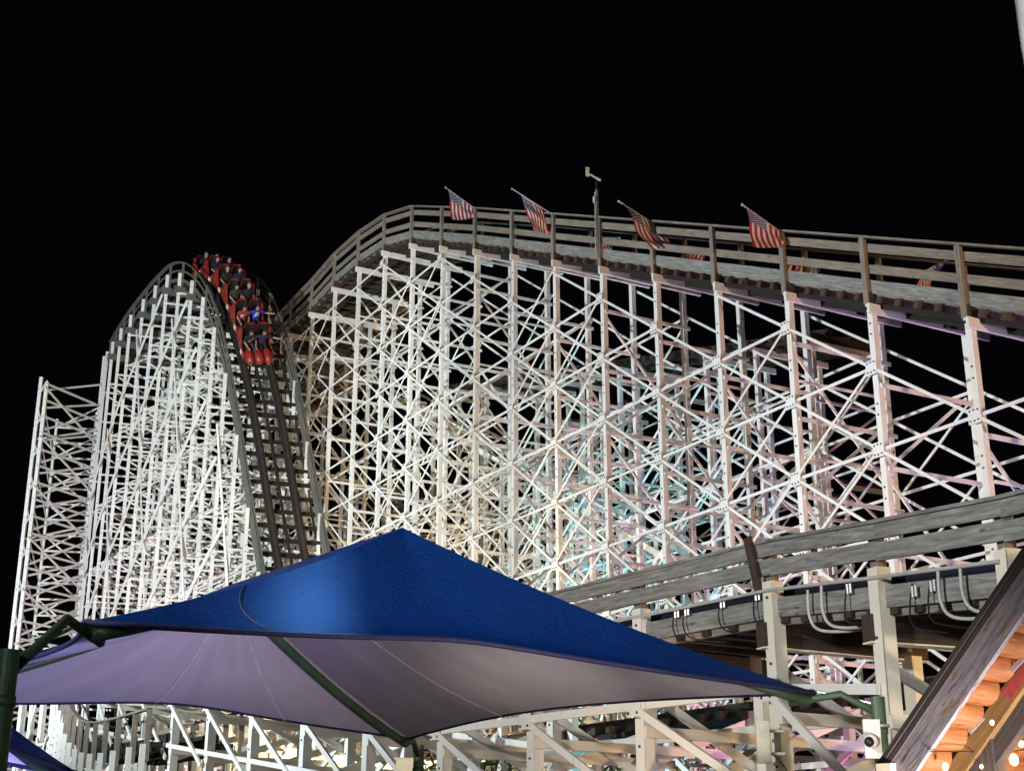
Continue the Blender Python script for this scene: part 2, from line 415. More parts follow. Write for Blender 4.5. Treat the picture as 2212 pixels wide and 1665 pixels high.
# deck
def deck(root, C, Nn, half, tie=0.62, mat_tie=None, mat_rail=None, rails=True, up=None, catwalk=True, tie_t=0.16, gauge=0.55, railw=.22):
    """C: centre points, Nn: transverse unit vectors. Ties, running rails and walk boards as parts."""
    dk = MB(); rl = [MB(), MB()]; wk = MB(); fb = MB()
    # resample
    L = [0]
    for k in range(len(C) - 1): L.append(L[-1] + (C[k + 1] - C[k]).length)
    def sample(s):
        for k in range(len(C) - 1):
            if s <= L[k + 1] or k == len(C) - 2:
                f = (s - L[k]) / (L[k + 1] - L[k]); return C[k].lerp(C[k + 1], f), Nn[k].lerp(Nn[k + 1], f).normalized(), (C[k + 1] - C[k]).normalized()
    s = 0.0
    while s < L[-1]:
        c, n, t = sample(s); u = n.cross(t)
        if u.z < 0: u = -u
        j = random.uniform(-.06, .06)
        dk.beam(c - n * (half + j) - u * .10, c + n * (half - j) - u * .10, tie_t, 0.14, u)
        s += tie
    for k in range(len(C) - 1):
        a, b, na, nb = C[k], C[k + 1], Nn[k], Nn[k + 1]; t = (b - a).normalized(); u = na.cross(t)
        if u.z < 0: u = -u
        for q, sg in enumerate((-1, 1)):
            if rails:
                rl[q].beam(a + na * sg * gauge + u * .08, b + nb * sg * gauge + u * .08, 0.20, railw, u)
                rl[q].beam(a + na * sg * gauge + u * .20, b + nb * sg * gauge + u * .20, 0.02, 0.13, u, mi=1)
            fb.beam(a + na * sg * (half - .16) - u * .23, b + nb * sg * (half - .16) - u * .23, 0.11, 0.07, u)
            fb.beam(a + na * sg * gauge - u * .27, b + nb * sg * gauge - u * .27, 0.19, 0.09, u)
            if catwalk:
                for e in (0.85, 1.05, 1.25):
                    wk.beam(a + na * sg * e + u * .0, b + nb * sg * e + u * .0, 0.04, 0.18, u)
    dk.build("track_ties", mat_tie or M["brown"], root)
    fb.build("track_stringers", M["blackwood"], root)
    if rails:
        for r in rl: r.build("running_rail", [mat_rail or M["dark"], M["track"]], root)
    if catwalk: wk.build("catwalk", M["wood"], root)
cen = [lift_p(i, LW / 2) + V((0, 0, lift_z(i) - .02)) for i in range(11, -8, -1)]
deck(lift, cen, [LN] * len(cen), LW / 2 + .05)
edge = [lift_p(i, -.02) + V((0, 0, lift_z(i))) for i in range(11, -8, -1)]
handrail(lift, edge, None, M["wood"], toe=2, out=FRONT)
edge = [lift_p(i, LW + .08) + V((0, 0, lift_z(i))) for i in range(11, -8, -1)]
handrail(lift, edge, None, M["wood"], toe=False, out=LN, boards=((0.5, 0.15),))
for q, hh in ((0.9, 0.62), (1.2, 0.74)):
    MB().tube([lift_p(i, q) + V((0, 0, lift_z(i) + hh)) for i in range(11, -5, -1)], 0.018, 6).build("guide_cable", M["galv"], lift)

# ================================================================== 2. trestles behind the lift
def trestle(name, label, cat, pts, n, wv, ztop, lev, side, mats=WS, capwood=True, ledge_every=1, xevery=2, post_sz=(0.15, 0.15), bolts=False, group=None, lw=0.08, skipdeck=False):
    """a row of two-post bents; every bent is one part with its posts, the bracing of every bay is a part"""
    root = empty(name, V((pts[0].x, pts[0].y, 0))); tag(root, label, cat, group)
    PL, PD, PB = Pool(root, "ledger", mats), Pool(root, "bent_diagonal", mats), Pool(root, "bay_brace", mats)
    def put(pool, *a):
        m = pool.new(); m.beam(*a); pool.done(m)
    for k, p in enumerate(pts):
        nn = n[k] if isinstance(n, list) else n
        zt = ztop[k]; bent = empty("support_bent", (p.x, p.y, 0), root)
        sd = side
        for q in (0, wv):
            m = MB(); post(m, p + nn * q, 0, zt, nn, post_sz[0], post_sz[1], bolts=bolts, face=-nn, lev0=lev[0]); m.build("post", mats, bent)
        lv = [z for z in lev if z < zt - .3]
        for j, z in enumerate(lv):
            if j % ledge_every == 0:
                put(PL, p - nn * .1 + V((0, 0, z - .4)) + sd * .11, p + nn * (wv + .1) + V((0, 0, z - .4)) + sd * .11, lw + .01, 0.05)
            if j + 1 < len(lv):
                a, b = (0, wv) if j % 2 else (wv, 0)
                put(PD, p + nn * a + V((0, 0, z - .4)) - sd * .11, p + nn * b + V((0, 0, lv[j + 1] - .4)) - sd * .11, lw * .85, 0.05)
        MB().beam(p - nn * .2 + V((0, 0, zt)) + sd * .12, p + nn * (wv + .3) + V((0, 0, zt)) + sd * .12, 0.2, 0.07).build("cap_beam", mats, bent)
        if capwood: MB().beam(p - nn * .2 + V((0, 0, zt + .15)), p + nn * (wv + .3) + V((0, 0, zt + .15)), 0.24, 0.18).build("tie_beam", M["brown"], bent)
    for k in range(len(pts) - 1):
        na = n[k] if isinstance(n, list) else n; nb = n[k + 1] if isinstance(n, list) else n
        for qn, off in ((0, -.1), (wv, .1)):
            a, b = pts[k] + na * (qn + off), pts[k + 1] + nb * (qn + off)
            for j, z in enumerate(lev):
                if z < min(ztop[k], ztop[k + 1]) - .3: put(PB, a + V((0, 0, z)), b + V((0, 0, z)), lw * .9, 0.04)
                sgn = 1 if off > 0 else -1
                o2 = na * .045 * sgn
                if z + 1.82 < ztop[k] - .1 and z < ztop[k + 1] and (k + j) % xevery == 0: put(PB, a + o2 + V((0, 0, z + 1.82)), b + o2 + V((0, 0, z)), lw * .9, 0.04)
                if z + 1.82 < ztop[k + 1] - .1 and z < ztop[k] and (k + j) % (xevery + 1) == 1: put(PB, a + o2 * 2 + V((0, 0, z)), b + o2 * 2 + V((0, 0, z + 1.82)), lw * .9, 0.03)
    for q in (PL, PD, PB): q.close()
    return root
LEV2 = [LEV[0] + 1.82 * k for k in range(0, 16)]
rp = [lift_p(i + .3, 7.0) for i in range(5, -6, -1)]
rz = [CAMZ + 15.2 + (5 - i) * 0.62 for i in range(5, -6, -1)]
rear = trestle("rear_trestle", "white steel trestle standing behind the lift hill, tinted cyan and cream", "trestle", rp, LN, 2.6, rz, LEV2, SIDE)
rc = [p + LN * 1.3 + V((0, 0, z + .45)) for p, z in zip(rp, rz)]
deck(rear, rc, [LN] * len(rc), 1.35, catwalk=False)
# a lower descending run between the lift and the rear trestle, with a broad white stringer handrail
sp = [lift_p(i - .2, 4.2) for i in range(4, -5, -1)]
sz = [CAMZ + 9.0 + (4 - i) * 1.42 for i in range(4, -5, -1)]
steep = trestle("steep_run", "steep white stringers of a stairway dropping to the right inside the lift hill", "stairway", sp, LN, 1.4, sz, LEV2[::2], SIDE, capwood=False, post_sz=(.11, .11), lw=.08, xevery=3)
for q in (0, 1.4):
    for dz in (0.0, 0.5):
        m = MB()
        for k in range(len(sp) - 1): m.beam(sp[k] + LN * q + V((0, 0, sz[k] + dz)), sp[k + 1] + LN * q + V((0, 0, sz[k + 1] + dz)), 0.20 if dz == 0 else .09, 0.07)
        m.build("stringer", WS, steep)
# inner clusters of trestle, towards the far left of the lift
ip = [V((-9.5 + 1.9 * k, 66.5 + 0.55 * k, 0)) for k in range(0, 8)]
iz = [19.2, 19.6, 19.8, 19.8, 19.4, 18.6, 17.6, 16.4]
nI = V((-0.28, 0.96, 0))
inner = trestle("inner_trestle", "dense cream steel trestle deep inside the coaster under the brown curved decks", "trestle", ip, nI, 3.2, iz, LEV2, V((.96, .28, 0)))
ip2 = [V((-11.6 + 1.75 * k, 59.5 + 0.35 * k, 0)) for k in range(0, 5)]
inner2 = trestle("inner_trestle", "lower cream steel trestle between the drop hill and the lift hill", "trestle", ip2, nI, 2.6, [14.5, 14.8, 14.6, 14.0, 13.0], LEV2, V((.96, .28, 0)))
for w0, i0_, i1_, z0, dzz, lab in ((11.5, -9, 0, 20.0, .35, "tall cream trestle row in the second layer behind the lift hill's crest"), (16.0, -8, 2, 15.5, .30, "farthest cream trestle row, seen through the middle of the lift hill")):
    qp = [lift_p(i, w0) for i in range(i1_, i0_, -1)]
    trestle("far_trestle", lab, "trestle", qp, LN, 2.4, [z0 + dzz * k * (1 if k < 5 else .4) for k in range(len(qp))], LEV2, SIDE, post_sz=(.12, .12), lw=.07)
# brown banked decks seen from below
def brown_deck(name, label, A, B, wid, thick=.3, joists=14):
    """A, B: two edge polylines of equal length; boards between them, joists under them"""
    root = empty(name, A[0]); tag(root, label, "track deck")
    for k in range(len(A) - 1):
        m = MB()
        n = 7
        for q in range(n):
            f0 = (q + .5) / n; m.beam(A[k].lerp(A[k + 1], f0), B[k].lerp(B[k + 1], f0), (A[k] - A[k + 1]).length / n * .86, 0.08, A[k + 1] - A[k])
        m.build("deck_boards", M["deckbrown"], root)
        for q in range(5):
            f = q / 4; a, b = A[k].lerp(B[k], f), A[k + 1].lerp(B[k + 1], f)
            MB().beam(a - V((0, 0, .17)), b - V((0, 0, .17)), .22, .1).build("joist", M["deckbrown"], root)
        MB().beam(A[k] - V((0, 0, .42)), B[k] - V((0, 0, .42)), .26, .16).build("cap_timber", M["wood"], root)
    for E in (A, B):
        m = MB()
        for k in range(len(E) - 1):
            for h in (.35, .75): m.beam(E[k] + V((0, 0, h)), E[k + 1] + V((0, 0, h)), .14, .05)
            m.beam(E[k] + V((0, 0, -.05)), E[k] + V((0, 0, .85)), .1, .1, (1, 0, 0))
        m.build("rail", M["wood"], root)
    return root
A = [at(*q) for q in ((672, 768, 66), (722, 735, 65), (780, 690, 64), (830, 660, 63.5), (884, 640, 63))]
B = [at(*q) for q in ((790, 800, 70), (820, 775, 69.5), (845, 745, 69), (868, 712, 68.5), (895, 690, 68))]
brown_deck("banked_deck", "brown timber deck of a banked curve seen from below behind the lift hill", A, B, 4)
A = [at(*q) for q in ((622, 880, 70), (660, 850, 69), (700, 815, 68), (745, 790, 67))]
B = [at(*q) for q in ((660, 905, 74), (705, 880, 73), (750, 850, 72), (790, 825, 71))]
brown_deck("banked_deck", "lower brown timber deck tucked below the banked curve, beside the train hill", A, B, 4)
# dark curved track plunging behind the lattice
pl = [at(*q) for q in ((760, 745, 67), (785, 820, 65.5), (808, 920, 64), (828, 1020, 63), (845, 1110, 62), (862, 1200, 61))]
plunge = empty("plunging_track", pl[0]); tag(plunge, "dark narrow track plunging down behind the cream lattice to the canopy peak", "track")
for dx in (0.0, 0.5):
    m = MB()
    for k in range(len(pl) - 1): m.beam(pl[k] + V((dx, 0, 0)), pl[k + 1] + V((dx, 0, 0)), .2, .26, (1, 0, 0))
    m.build("running_rail", M["dark"], plunge)
m = MB()
for k in range(len(pl) - 1):
    for q in range(4):
        p = pl[k].lerp(pl[k + 1], q / 4); m.beam(p + V((-.15, .2, 0)), p + V((.65, .2, 0)), .1, .12)
m.build("track_ties", M["dark"], plunge)

# ================================================================== 3. the drop hill with the train
tops = [(232, 760), (244, 739), (262, 710), (283, 681), (310, 647), (336, 618), (362, 595), (389, 591), (415, 607), (439, 643), (463, 708), (487, 807), (511, 940), (535, 1097), (558, 1235), (584, 1365), (612, 1465)]
DH = [72 - 1.23 * k for k in range(14)] + [54.9, 53.6, 52.2]
HN = V((0.945, 0.327, 0))
hill = empty("drop_hill", at(389, 1340, 60)); tag(hill, "tall white steel drop hill with dark timber track, carrying the red train", "roller coaster hill")
HT = [at(x, y, d) for (x, y), d in zip(tops, DH)]
HW = 2.9
HLEV = [1.2 + 1.55 * k for k in range(18)]
for k, p in enumerate(HT):
    bent = empty("support_bent", (p.x, p.y, 0), hill)
    nxt = HT[min(k + 1, len(HT) - 1)] - HT[max(k - 1, 0)]; sd = V((nxt.x, nxt.y, 0)).normalized()
    for q in (0, HW):
        m = MB(); post(m, p + HN * q, 0, p.z, HN, 0.14, 0.13, bolts=True, face=V((HN.y, -HN.x, 0)) if q == 0 else -HN, step=1.55, lev0=.3); m.build("post", WS, bent)
    # batter leg behind, leaning out
    MB().beam(p + HN * HW + V((0, 0, -1.5)), V((p.x, p.y, 0)) + HN * (HW + 3.4), .12, .12, HN).build("batter_leg", WS, bent)
    lv = [z for z in HLEV if z < p.z - .9]
    for j, z in enumerate(lv):
        f = max(0.0, (p.z - z) / p.z)
        ext = HW + (3.0 * f if k % 2 == 0 else 0)
        MB().beam(p * 1 + V((0, 0, z - p.z)) + sd * .1, p + HN * ext + V((0, 0, z - p.z)) + sd * .1, .085, .05).build('ledger', WS, bent)
        if j + 1 < len(lv):
            a, b = (0, HW) if j % 2 else (HW, 0)
            MB().beam(p + HN * a + V((0, 0, z - p.z)) - sd * .1, p + HN * b + V((0, 0, lv[j + 1] - p.z)) - sd * .1, .075, .05).build('bent_diagonal', WS, bent)
pool = Pool(hill, "long_diagonal", WS); pg = Pool(hill, "rear_girt", WS); pd = Pool(hill, "rear_diagonal", WS)
face_off = V((HN.y, -HN.x, 0)) * .02 - HN * .13
for s0 in range(-16, 17, 3):                     # long diagonals rising to the right across the face
    for k in range(len(HT) - 2, -1, -1):
        za, zb = 0.6 + (s0 + k) * 1.30, 0.6 + (s0 + k + 1) * 1.30
        if za > .3 and za < HT[k].z - .2 and zb < HT[k + 1].z - .2:
            a, b = HT[k], HT[k + 1]
            m = pool.new(); m.beam(V((a.x, a.y, za)) + face_off, V((b.x, b.y, zb)) + face_off, .15, .05); pool.done(m)
for s0 in range(2, 64, 9):                        # steep ones leaning the other way
    for k in range(len(HT) - 2, -1, -1):
        za, zb = 0.6 + (s0 - k * 3.2) * 1.55, 0.6 + (s0 - (k + 1) * 3.2) * 1.55
        a, b = HT[k], HT[k + 1]
        if zb > .3 and za < a.z - .2 and zb < b.z - .2:
            m = pool.new(); m.beam(V((a.x, a.y, za)) + face_off * 1.5, V((b.x, b.y, zb)) + face_off * 1.5, .10, .04); pool.done(m)
for k in range(len(HT) - 2, -1, -1):
    a, b = HT[k], HT[k + 1]
    for j, z in enumerate(HLEV):
        if z < min(a.z, b.z) - .6:
            m = pg.new()
            m.beam(V((a.x, a.y, z)) + HN * (HW + .1), V((b.x, b.y, z)) + HN * (HW + .1), .09, .04)
            pg.done(m); m = pd.new()
            if (j + k) % 2: m.beam(V((a.x, a.y, z)) + HN * (HW + .15), V((b.x, b.y, z + 1.55 if z + 1.55 < b.z else z)) + HN * (HW + .15), .09, .04)
            if m.f: pd.done(m)
pool.close(); pg.close(); pd.close()
# smooth centre line of the deck
def catmull(P, n=4):
    out = []
    for k in range(len(P) - 1):
        p0, p1, p2, p3 = P[max(k - 1, 0)], P[k], P[k + 1], P[min(k + 2, len(P) - 1)]
        for q in range(n):
            t = q / n
            out.append(0.5 * (2 * p1 + (p2 - p0) * t + (2 * p0 - 5 * p1 + 4 * p2 - p3) * t * t + (3 * p1 - p0 - 3 * p2 + p3) * t ** 3))
    out.append(P[-1].copy()); return out
HE = [p + V((0, 0, -.45)) for p in HT]
HC = catmull([p + HN * (HW / 2 + .05) for p in HE], 4)
deck(hill, HC, [HN] * len(HC), HW / 2 - .05, tie=.62, mat_tie=M["blackwood"], mat_rail=M["blackwood"], catwalk=False, gauge=.56, tie_t=.13, railw=.30)
# centre timber between the rails and outer walk planks, as on the photo's ladder-like ties
m = MB()
for k in range(len(HC) - 1):
    t = (HC[k + 1] - HC[k]).normalized(); u = HN.cross(t); u = u if u.z > 0 or abs(u.z) < .05 else -u
    m.beam(HC[k] - u * .02, HC[k + 1] - u * .02, .06, .12, u)
m.build("centre_timber", M["blackwood"], hill)
for off, nm in ((.12, 0), (HW - .02, 1)):
    E = catmull([p + HN * off for p in HE], 3)
    hr = empty("handrail", E[0], hill)
    m = MB(); m2 = MB()
    for k in range(len(E) - 1):
        m.beam(E[k] + V((0, 0, 1.0)), E[k + 1] + V((0, 0, 1.0)), .06, .17, V((0, 0, 1)) if k < 27 else HN)
        m2.beam(E[k] + V((0, 0, .12)), E[k + 1] + V((0, 0, .12)), .16, .06, V((0, 0, 1)))
        m2.beam(E[k] + V((0, 0, .58)), E[k + 1] + V((0, 0, .58)), .08, .04, V((0, 0, 1)))
    m.build("rail_cap", M["dimwood"], hr); m2.build("rail_board", M["dimwood"], hr)
    for k in range(0, len(E), 3):
        MB().beam(E[k] + V((0, 0, -.3)), E[k] + V((0, 0, 1.0)), .10, .13, HN).build("rail_post", M["dimwood"], hr)
# brown timber ledgers stepping down under the crest
for k in range(1, 9):
    MB().beam(HE[k] - HN * .2 - V((0, 0, .35)), HE[k] + HN * (HW + .4) - V((0, 0, .35)), .3, .2).build("tie_beam", M["dimwood"], hill)

# rear leg of the hill's layout: dense lattice behind
bp = [V((-24.0 + 1.55 * k, 77.5 - .5 * k, 0)) for k in range(0, 9)]
back = trestle("hill_rear_trestle", "dense white trestle standing right behind the drop hill", "trestle", bp, V((.3, .95, 0)), 3.0, [19, 20.5, 21.5, 22, 22, 21.5, 20.5, 19, 17.5], LEV2, V((.95, -.3, 0)))

# ================================================================== 4. left bracing tower
tower = empty("bracing_tower", at(60, 1300, 69)); tag(tower, "slender white lattice bracing tower at the far left of the drop hill", "tower")
TP = [(at(90, 815, 69), .16), (at(102, 826, 68.5), .16), (at(124, 905, 74), .12), (at(210, 890, 74.5), .12), (at(226, 770, 72.6), .14)]
for p, s in TP:
    m = MB(); post(m, p, 0, p.z, (1, 0, 0), s, s, bolts=s > .13, face=(0, -1, 0), step=1.6, lev0=.4); m.build("post", WS, tower)
zs = [p.z for p, _ in TP]
tb = Pool(tower, "lattice_brace", WS)
z = zs[1] - .1; k = 0
def tw(i, zz): p = TP[i][0]; return V((p.x, p.y, zz))
while z > 1.0:
    m = tb.new(); m.beam(tw(1, z) + V((0, -.12, 0)), tw(4, z) + V((0, -.12, 0)), .10, .05); tb.done(m)
    if z < zs[2] and z < zs[3]:
        m = tb.new(); m.beam(tw(2, z - .4) + V((0, -.1, 0)), tw(3, z - .4) + V((0, -.1, 0)), .09, .05); tb.done(m)
        m = tb.new(); m.beam(tw(2, z - .4), tw(3, z - 2.0) if k % 2 else tw(3, z + .8), .08, .05); tb.done(m)
    m = tb.new()
    m.beam(tw(1, z - 1.5 if k % 2 else z - 1.2), tw(4, z + (.35 if k % 2 else 0.1)), .10, .05); tb.done(m)
    if k % 3 == 0:
        m = tb.new(); m.beam(tw(0, z - .2), tw(4, z + 1.1) + V((0, -.2, 0)), .09, .05); tb.done(m)
        m = tb.new(); m.beam(tw(1, z - .2) + V((0, -.2, 0)), tw(4, max(.3, z - 2.0)) + V((0, -.2, 0)), .09, .05); tb.done(m)
    m = tb.new(); m.beam(tw(0, z - .3), tw(1, z - 1.3 if k % 2 else z + .2), .07, .05); tb.done(m)
    m = tb.new(); m.beam(tw(1, z - .3), tw(2, z - 1.2 if k % 2 else z + .2), .07, .05) if z < zs[2] - .3 else None; tb.done(m) if m.f else None
    z -= 0.82; k += 1
tb.close()
m = MB(); p = tw(0, 6.0); m.beam(p, V((p.x - 7, p.y - 2, 0.2)), .14, .12); m.build("raking_brace", WS, tower)

# ================================================================== 5. near low track and its trestle
NP0, NSTEP, NN = V((3.364, 18.046, 0)), V((-1.5031, 2.1946, 0)), V((0.825, 0.565, 0))
def near_p(i):
    if i >= 0:
        bend = max(0, i - 4) ** 2 * 0.012
        return NP0 + NSTEP * i + V((bend * 1.6, bend * 1.0, 0))
    return [V((4.20, 15.95, 0)), V((4.95, 13.85, 0)), V((5.45, 11.6, 0))][int(-i) - 1]
near = empty("low_track", near_p(1)); tag(near, "low coaster track with grey plank rails on white bolted posts, just above the blue canopy", "roller coaster track")
NIDX = list(range(-3, 14))
def near_n(i):
    t = (near_p(min(i + 1, 13)) - near_p(max(i - 1, -3))).normalized(); return V((t.y, -t.x, 0))
def deck_z(i): return CAMZ + 3.08 + 0.03 * min(i, 5) + (.22 * i if i < 0 else 0) + .34 * max(0, i - 3.0)
NW = 2.3
for i in NIDX:
    p = near_p(i); n = near_n(i); dz = deck_z(i); bent = empty("support_bent", (p.x, p.y, 0), near)
    sd = V((n.y, -n.x, 0))
    for q, top in ((0, dz + .45), (NW, dz - .35)):
        m = MB(); c = V((p.x, p.y, 0)) + n * q
        # angle section: two flanges
        m.beam(c - n * .085, c - n * .085 + V((0, 0, top)), .018, .19, n)
        m.beam(c + sd * .086, c + sd * .086 + V((0, 0, top)), .018, .19, sd)
        for z in [x * .42 + .3 for x in range(20)]:
            if z < top - .06 and (int(z * 10) % 3 != 0):
                m.bolt(c - n * .094 + V((0, 0, z)) + sd * .0, -n, .02, .02)
        m.build("post", [M["cream"], M["bolt"]] if i < 1 else WS, bent)
    MB().beam(p - n * .15 + V((0, 0, dz - .22)) - sd * .12, p + n * (NW + .35) + V((0, 0, dz - .22)) - sd * .12, .30, .16).build("cap_timber", M["brown"], bent)
    MB().beam(p - n * .15 + V((0, 0, dz - .39)) - sd * .12, p + n * (NW + .35) + V((0, 0, dz - .39)) - sd * .12, .02, .18).build("cap_flange", M["cream"], bent)
    WB = 4.7
    m = MB(); post(m, V((p.x, p.y, 0)) + n * WB, 0, dz - .5, n, .16, .16, bolts=True, face=-n, step=.9, lev0=0); m.build("post", WS, bent)
    for zz in (dz - 1.28, dz - 2.15):
        MB().beam(p - n * .1 + V((0, 0, zz)) + sd * .125, p + n * (WB + .3) + V((0, 0, zz)) + sd * .125, .15, .06).build("ledger", [M["cream"]], bent)
    MB().beam(p + n * .05 + V((0, 0, dz - .6)) - sd * .16, p + n * WB + V((0, 0, dz - 2.9)) - sd * .16, .13, .06).build("bent_diagonal", WS, bent)
    MB().beam(p + n * .05 + V((0, 0, dz - 2.3)) - sd * .22, p + n * WB + V((0, 0, dz - .7)) - sd * .22, .15, .05).build("bent_diagonal", [M["cream"]], bent)
    # wooden rail post beside the steel post
    MB().beam(p + n * .10 + V((0, 0, dz - .3)) + sd * -.14, p + n * .10 + V((0, 0, dz + .93)) + sd * -.14, .12, .15, n).build("rail_post", M["wood"], bent)
    MB().beam(p + n * (NW - .1) + V((0, 0, dz - .3)), p + n * (NW - .1) + V((0, 0, dz + .75)), .12, .14, n).build("rail_post", M["wood"], bent)
for i in NIDX[:-1]:
    a, b, na, nb = near_p(i), near_p(i + 1), near_n(i), near_n(i + 1)
    za, zb = deck_z(i), deck_z(i + 1)
    for h, t in ((.645, .205), (.895, .205)):
        sag = random.uniform(-.012, .012)
        MB().beam(a + V((0, 0, za + h + sag)), b + V((0, 0, zb + h - sag)), t, .05).build("rail_board", M["greywood"], near)
    MB().beam(a + V((0, 0, za + .99)) + na * .04, b + V((0, 0, zb + .99)) + nb * .04, .04, .2).build("rail_cap", M["greywood"], near)
    MB().beam(a + na * .02 + V((0, 0, za + .12)), b + nb * .02 + V((0, 0, zb + .12)), .25, .05).build("toe_board", M["greywood"], near)
    MB().beam(a + na * .09 + V((0, 0, za - .04)), b + nb * .09 + V((0, 0, zb - .04)), .12, .06).build("toe_board", M["wood"], near)
    MB().beam(a + na * (NW - .15) + V((0, 0, za + .60)), b + nb * (NW - .15) + V((0, 0, zb + .60)), .18, .05).build("rail_board", M["wood"], near)
    # dark-blue padded air pipe lying along the walkway
    MB().tube([a + na * .45 + V((0, 0, za + .36)), b + nb * .45 + V((0, 0, zb + .36))], .09, 10).build("air_pipe", M["navy"], near)
    # braces of the trestle below
    if i >= -1:
        for dd, hh in ((.92, .12), (2.0, .10)):
            MB().beam(a - na * .14 + V((0, 0, za - dd)), b - nb * .14 + V((0, 0, zb - dd)), hh, .06).build("long_girt", WS, near)
        MB().beam(a + na * (NW + .1) + V((0, 0, za - 1.1)), b + nb * (NW + .1) + V((0, 0, zb - 1.1)), .13, .06).build("rear_girt", WS, near)
        MB().beam(a - na * .19 + V((0, 0, za - 2.3)), b - nb * .19 + V((0, 0, zb - .95)), .11, .05).build("long_diagonal", WS, near)
        MB().beam(a + na * (NW + .16) + V((0, 0, za - 1.1)), b + nb * (NW + .16) + V((0, 0, zb - 2.7)), .11, .05).build("rear_diagonal", WS, near)
        if i % 2: MB().beam(a + na * (WB + .1) + V((0, 0, za - .9)), b + nb * (WB + .1) + V((0, 0, zb - 2.5)), .11, .05).build("rear_diagonal", WS, near)
        m = MB(); c = b - nb * .19 + V((0, 0, zb - .92)); tt = (b - a).normalized(); m.beam(c, c - nb * .012, .30, .30, tt)
        for q1, q2 in ((-.1, -.1), (.1, -.1), (-.1, .1), (.1, .1)): m.bolt(c - nb * .012 + tt * q1 + V((0, 0, q2)), -nb, .022, .02)
        m.build("gusset_plate", WS, near)
    # joists under the deck
    m = MB()
    for q in range(5):
        f = (q + .5) / 5; pa = a.lerp(b, f); nn = na.lerp(nb, f).normalized(); zz = za + (zb - za) * f
        m.beam(pa + V((0, 0, zz - .02)), pa + nn * (NW + .2) + V((0, 0, zz - .02)), .14, .14)
    for q in range(8):
        e = .15 + q * .29; m.beam(a + na * e + V((0, 0, za + .09)), b + nb * e + V((0, 0, zb + .09)), .04, .25)
    m.build("track_ties", M["dark"], near)
    for e in (.75, 1.75):
        MB().beam(a + na * e + V((0, 0, za + .22)), b + nb * e + V((0, 0, zb + .22)), .2, .2).build("running_rail", [M["dark"]], near)
# tilted splice board on the outside of the rail
p = near_p(0.0); n = near_n(0)
MB().beam(p - n * .07 + V((-.1, .12, deck_z(0) + .32)), p - n * .07 + V((-.19, .25, deck_z(0) + 1.08)), .05, .13, n).build("splice_board", M["brown"], near)
# conduits and cables under the rail
def curve_pts(P, n=6): return catmull([V(q) for q in P], n)
c0 = [near_p(i) + near_n(i) * -.11 + V((0, 0, deck_z(i) + .33)) for i in range(-2, 4)]
MB().tube(c0, .022, 8).build("conduit", M["pvc"], near)
for f0, drop in ((-.55, .5), (-.42, .45), (-1.55, .5), (-1.72, .55)):
    k = math.floor(f0); f = f0 - k
    a = near_p(k).lerp(near_p(k + 1), f); n = near_n(k); t = (near_p(k) - near_p(k + 1)).normalized(); z0 = deck_z(k)
    pts = curve_pts([a - n * .1 + V((0, 0, z0 + .42)), a - n * .1 + V((0, 0, z0 + .1)), a - n * .05 + t * .12 + V((0, 0, z0 - .08)), a + n * .1 + t * .5 + V((0, 0, z0 - .14)), a + n * .3 + t * .9 + V((0, 0, z0 - .13))])
    MB().tube(pts, .019, 10).build("conduit", M["pvc"], near)
for f0 in (-1.45, -1.3, -.75, .1, .35, .62, .7, 1.2, 1.25, 1.6):
    k = math.floor(f0); f = f0 - k; a = near_p(k).lerp(near_p(k + 1), f); n = near_n(k); t = (near_p(k) - near_p(k + 1)).normalized(); z0 = deck_z(k)
    g = random.uniform(.15, .5)
    pts = curve_pts([a - n * .04 + V((0, 0, z0 + .4)), a - n * .12 + t * .03 + V((0, 0, z0 + .1)), a - n * .13 + t * g * .5 + V((0, 0, z0 - .1)), a + n * .12 + t * g * 1.3 + V((0, 0, z0 - .18))])
    MB().tube(pts, .010, 6).build("cable", M["black"], near)
    m = MB(); q = a - n * .06 + t * .02 + V((0, 0, z0 + .36)); m.tube([q, q - V((0, 0, .12))], .022, 8); q = q + t * .06; m.tube([q, q - V((0, 0, .12))], .022, 8); m.build("cable_clamp", M["galv"], near)

# a second low trestle farther back under the lift, with brown decks
lp = [V((9.2 - 1.45 * k, 22.6 + 2.2 * k, 0)) for k in range(0, 10)]
low2 = trestle("low_rear_trestle", "low white trestle with brown timber deck, washed pink and cyan behind the low track", "trestle", lp, NN, 2.4, [4.4 + .0 * k for k in range(10)], [.7, 2.3, 3.5], NSTEP.normalized() * -1, post_sz=(.16, .16), bolts=True, lw=.13)
lc = [p + NN * 1.2 + V((0, 0, 4.75)) for p in lp]
deck(low2, lc, [NN] * len(lc), 1.4, catwalk=False)
m = MB()
for k in range(3, 7): m.beam(lp[k] - NN * .2 + V((0, 0, 3.05)), lp[k + 1] - NN * .2 + V((0, 0, 3.05)), .34, .1)
m.build("box_girder", WS, low2)

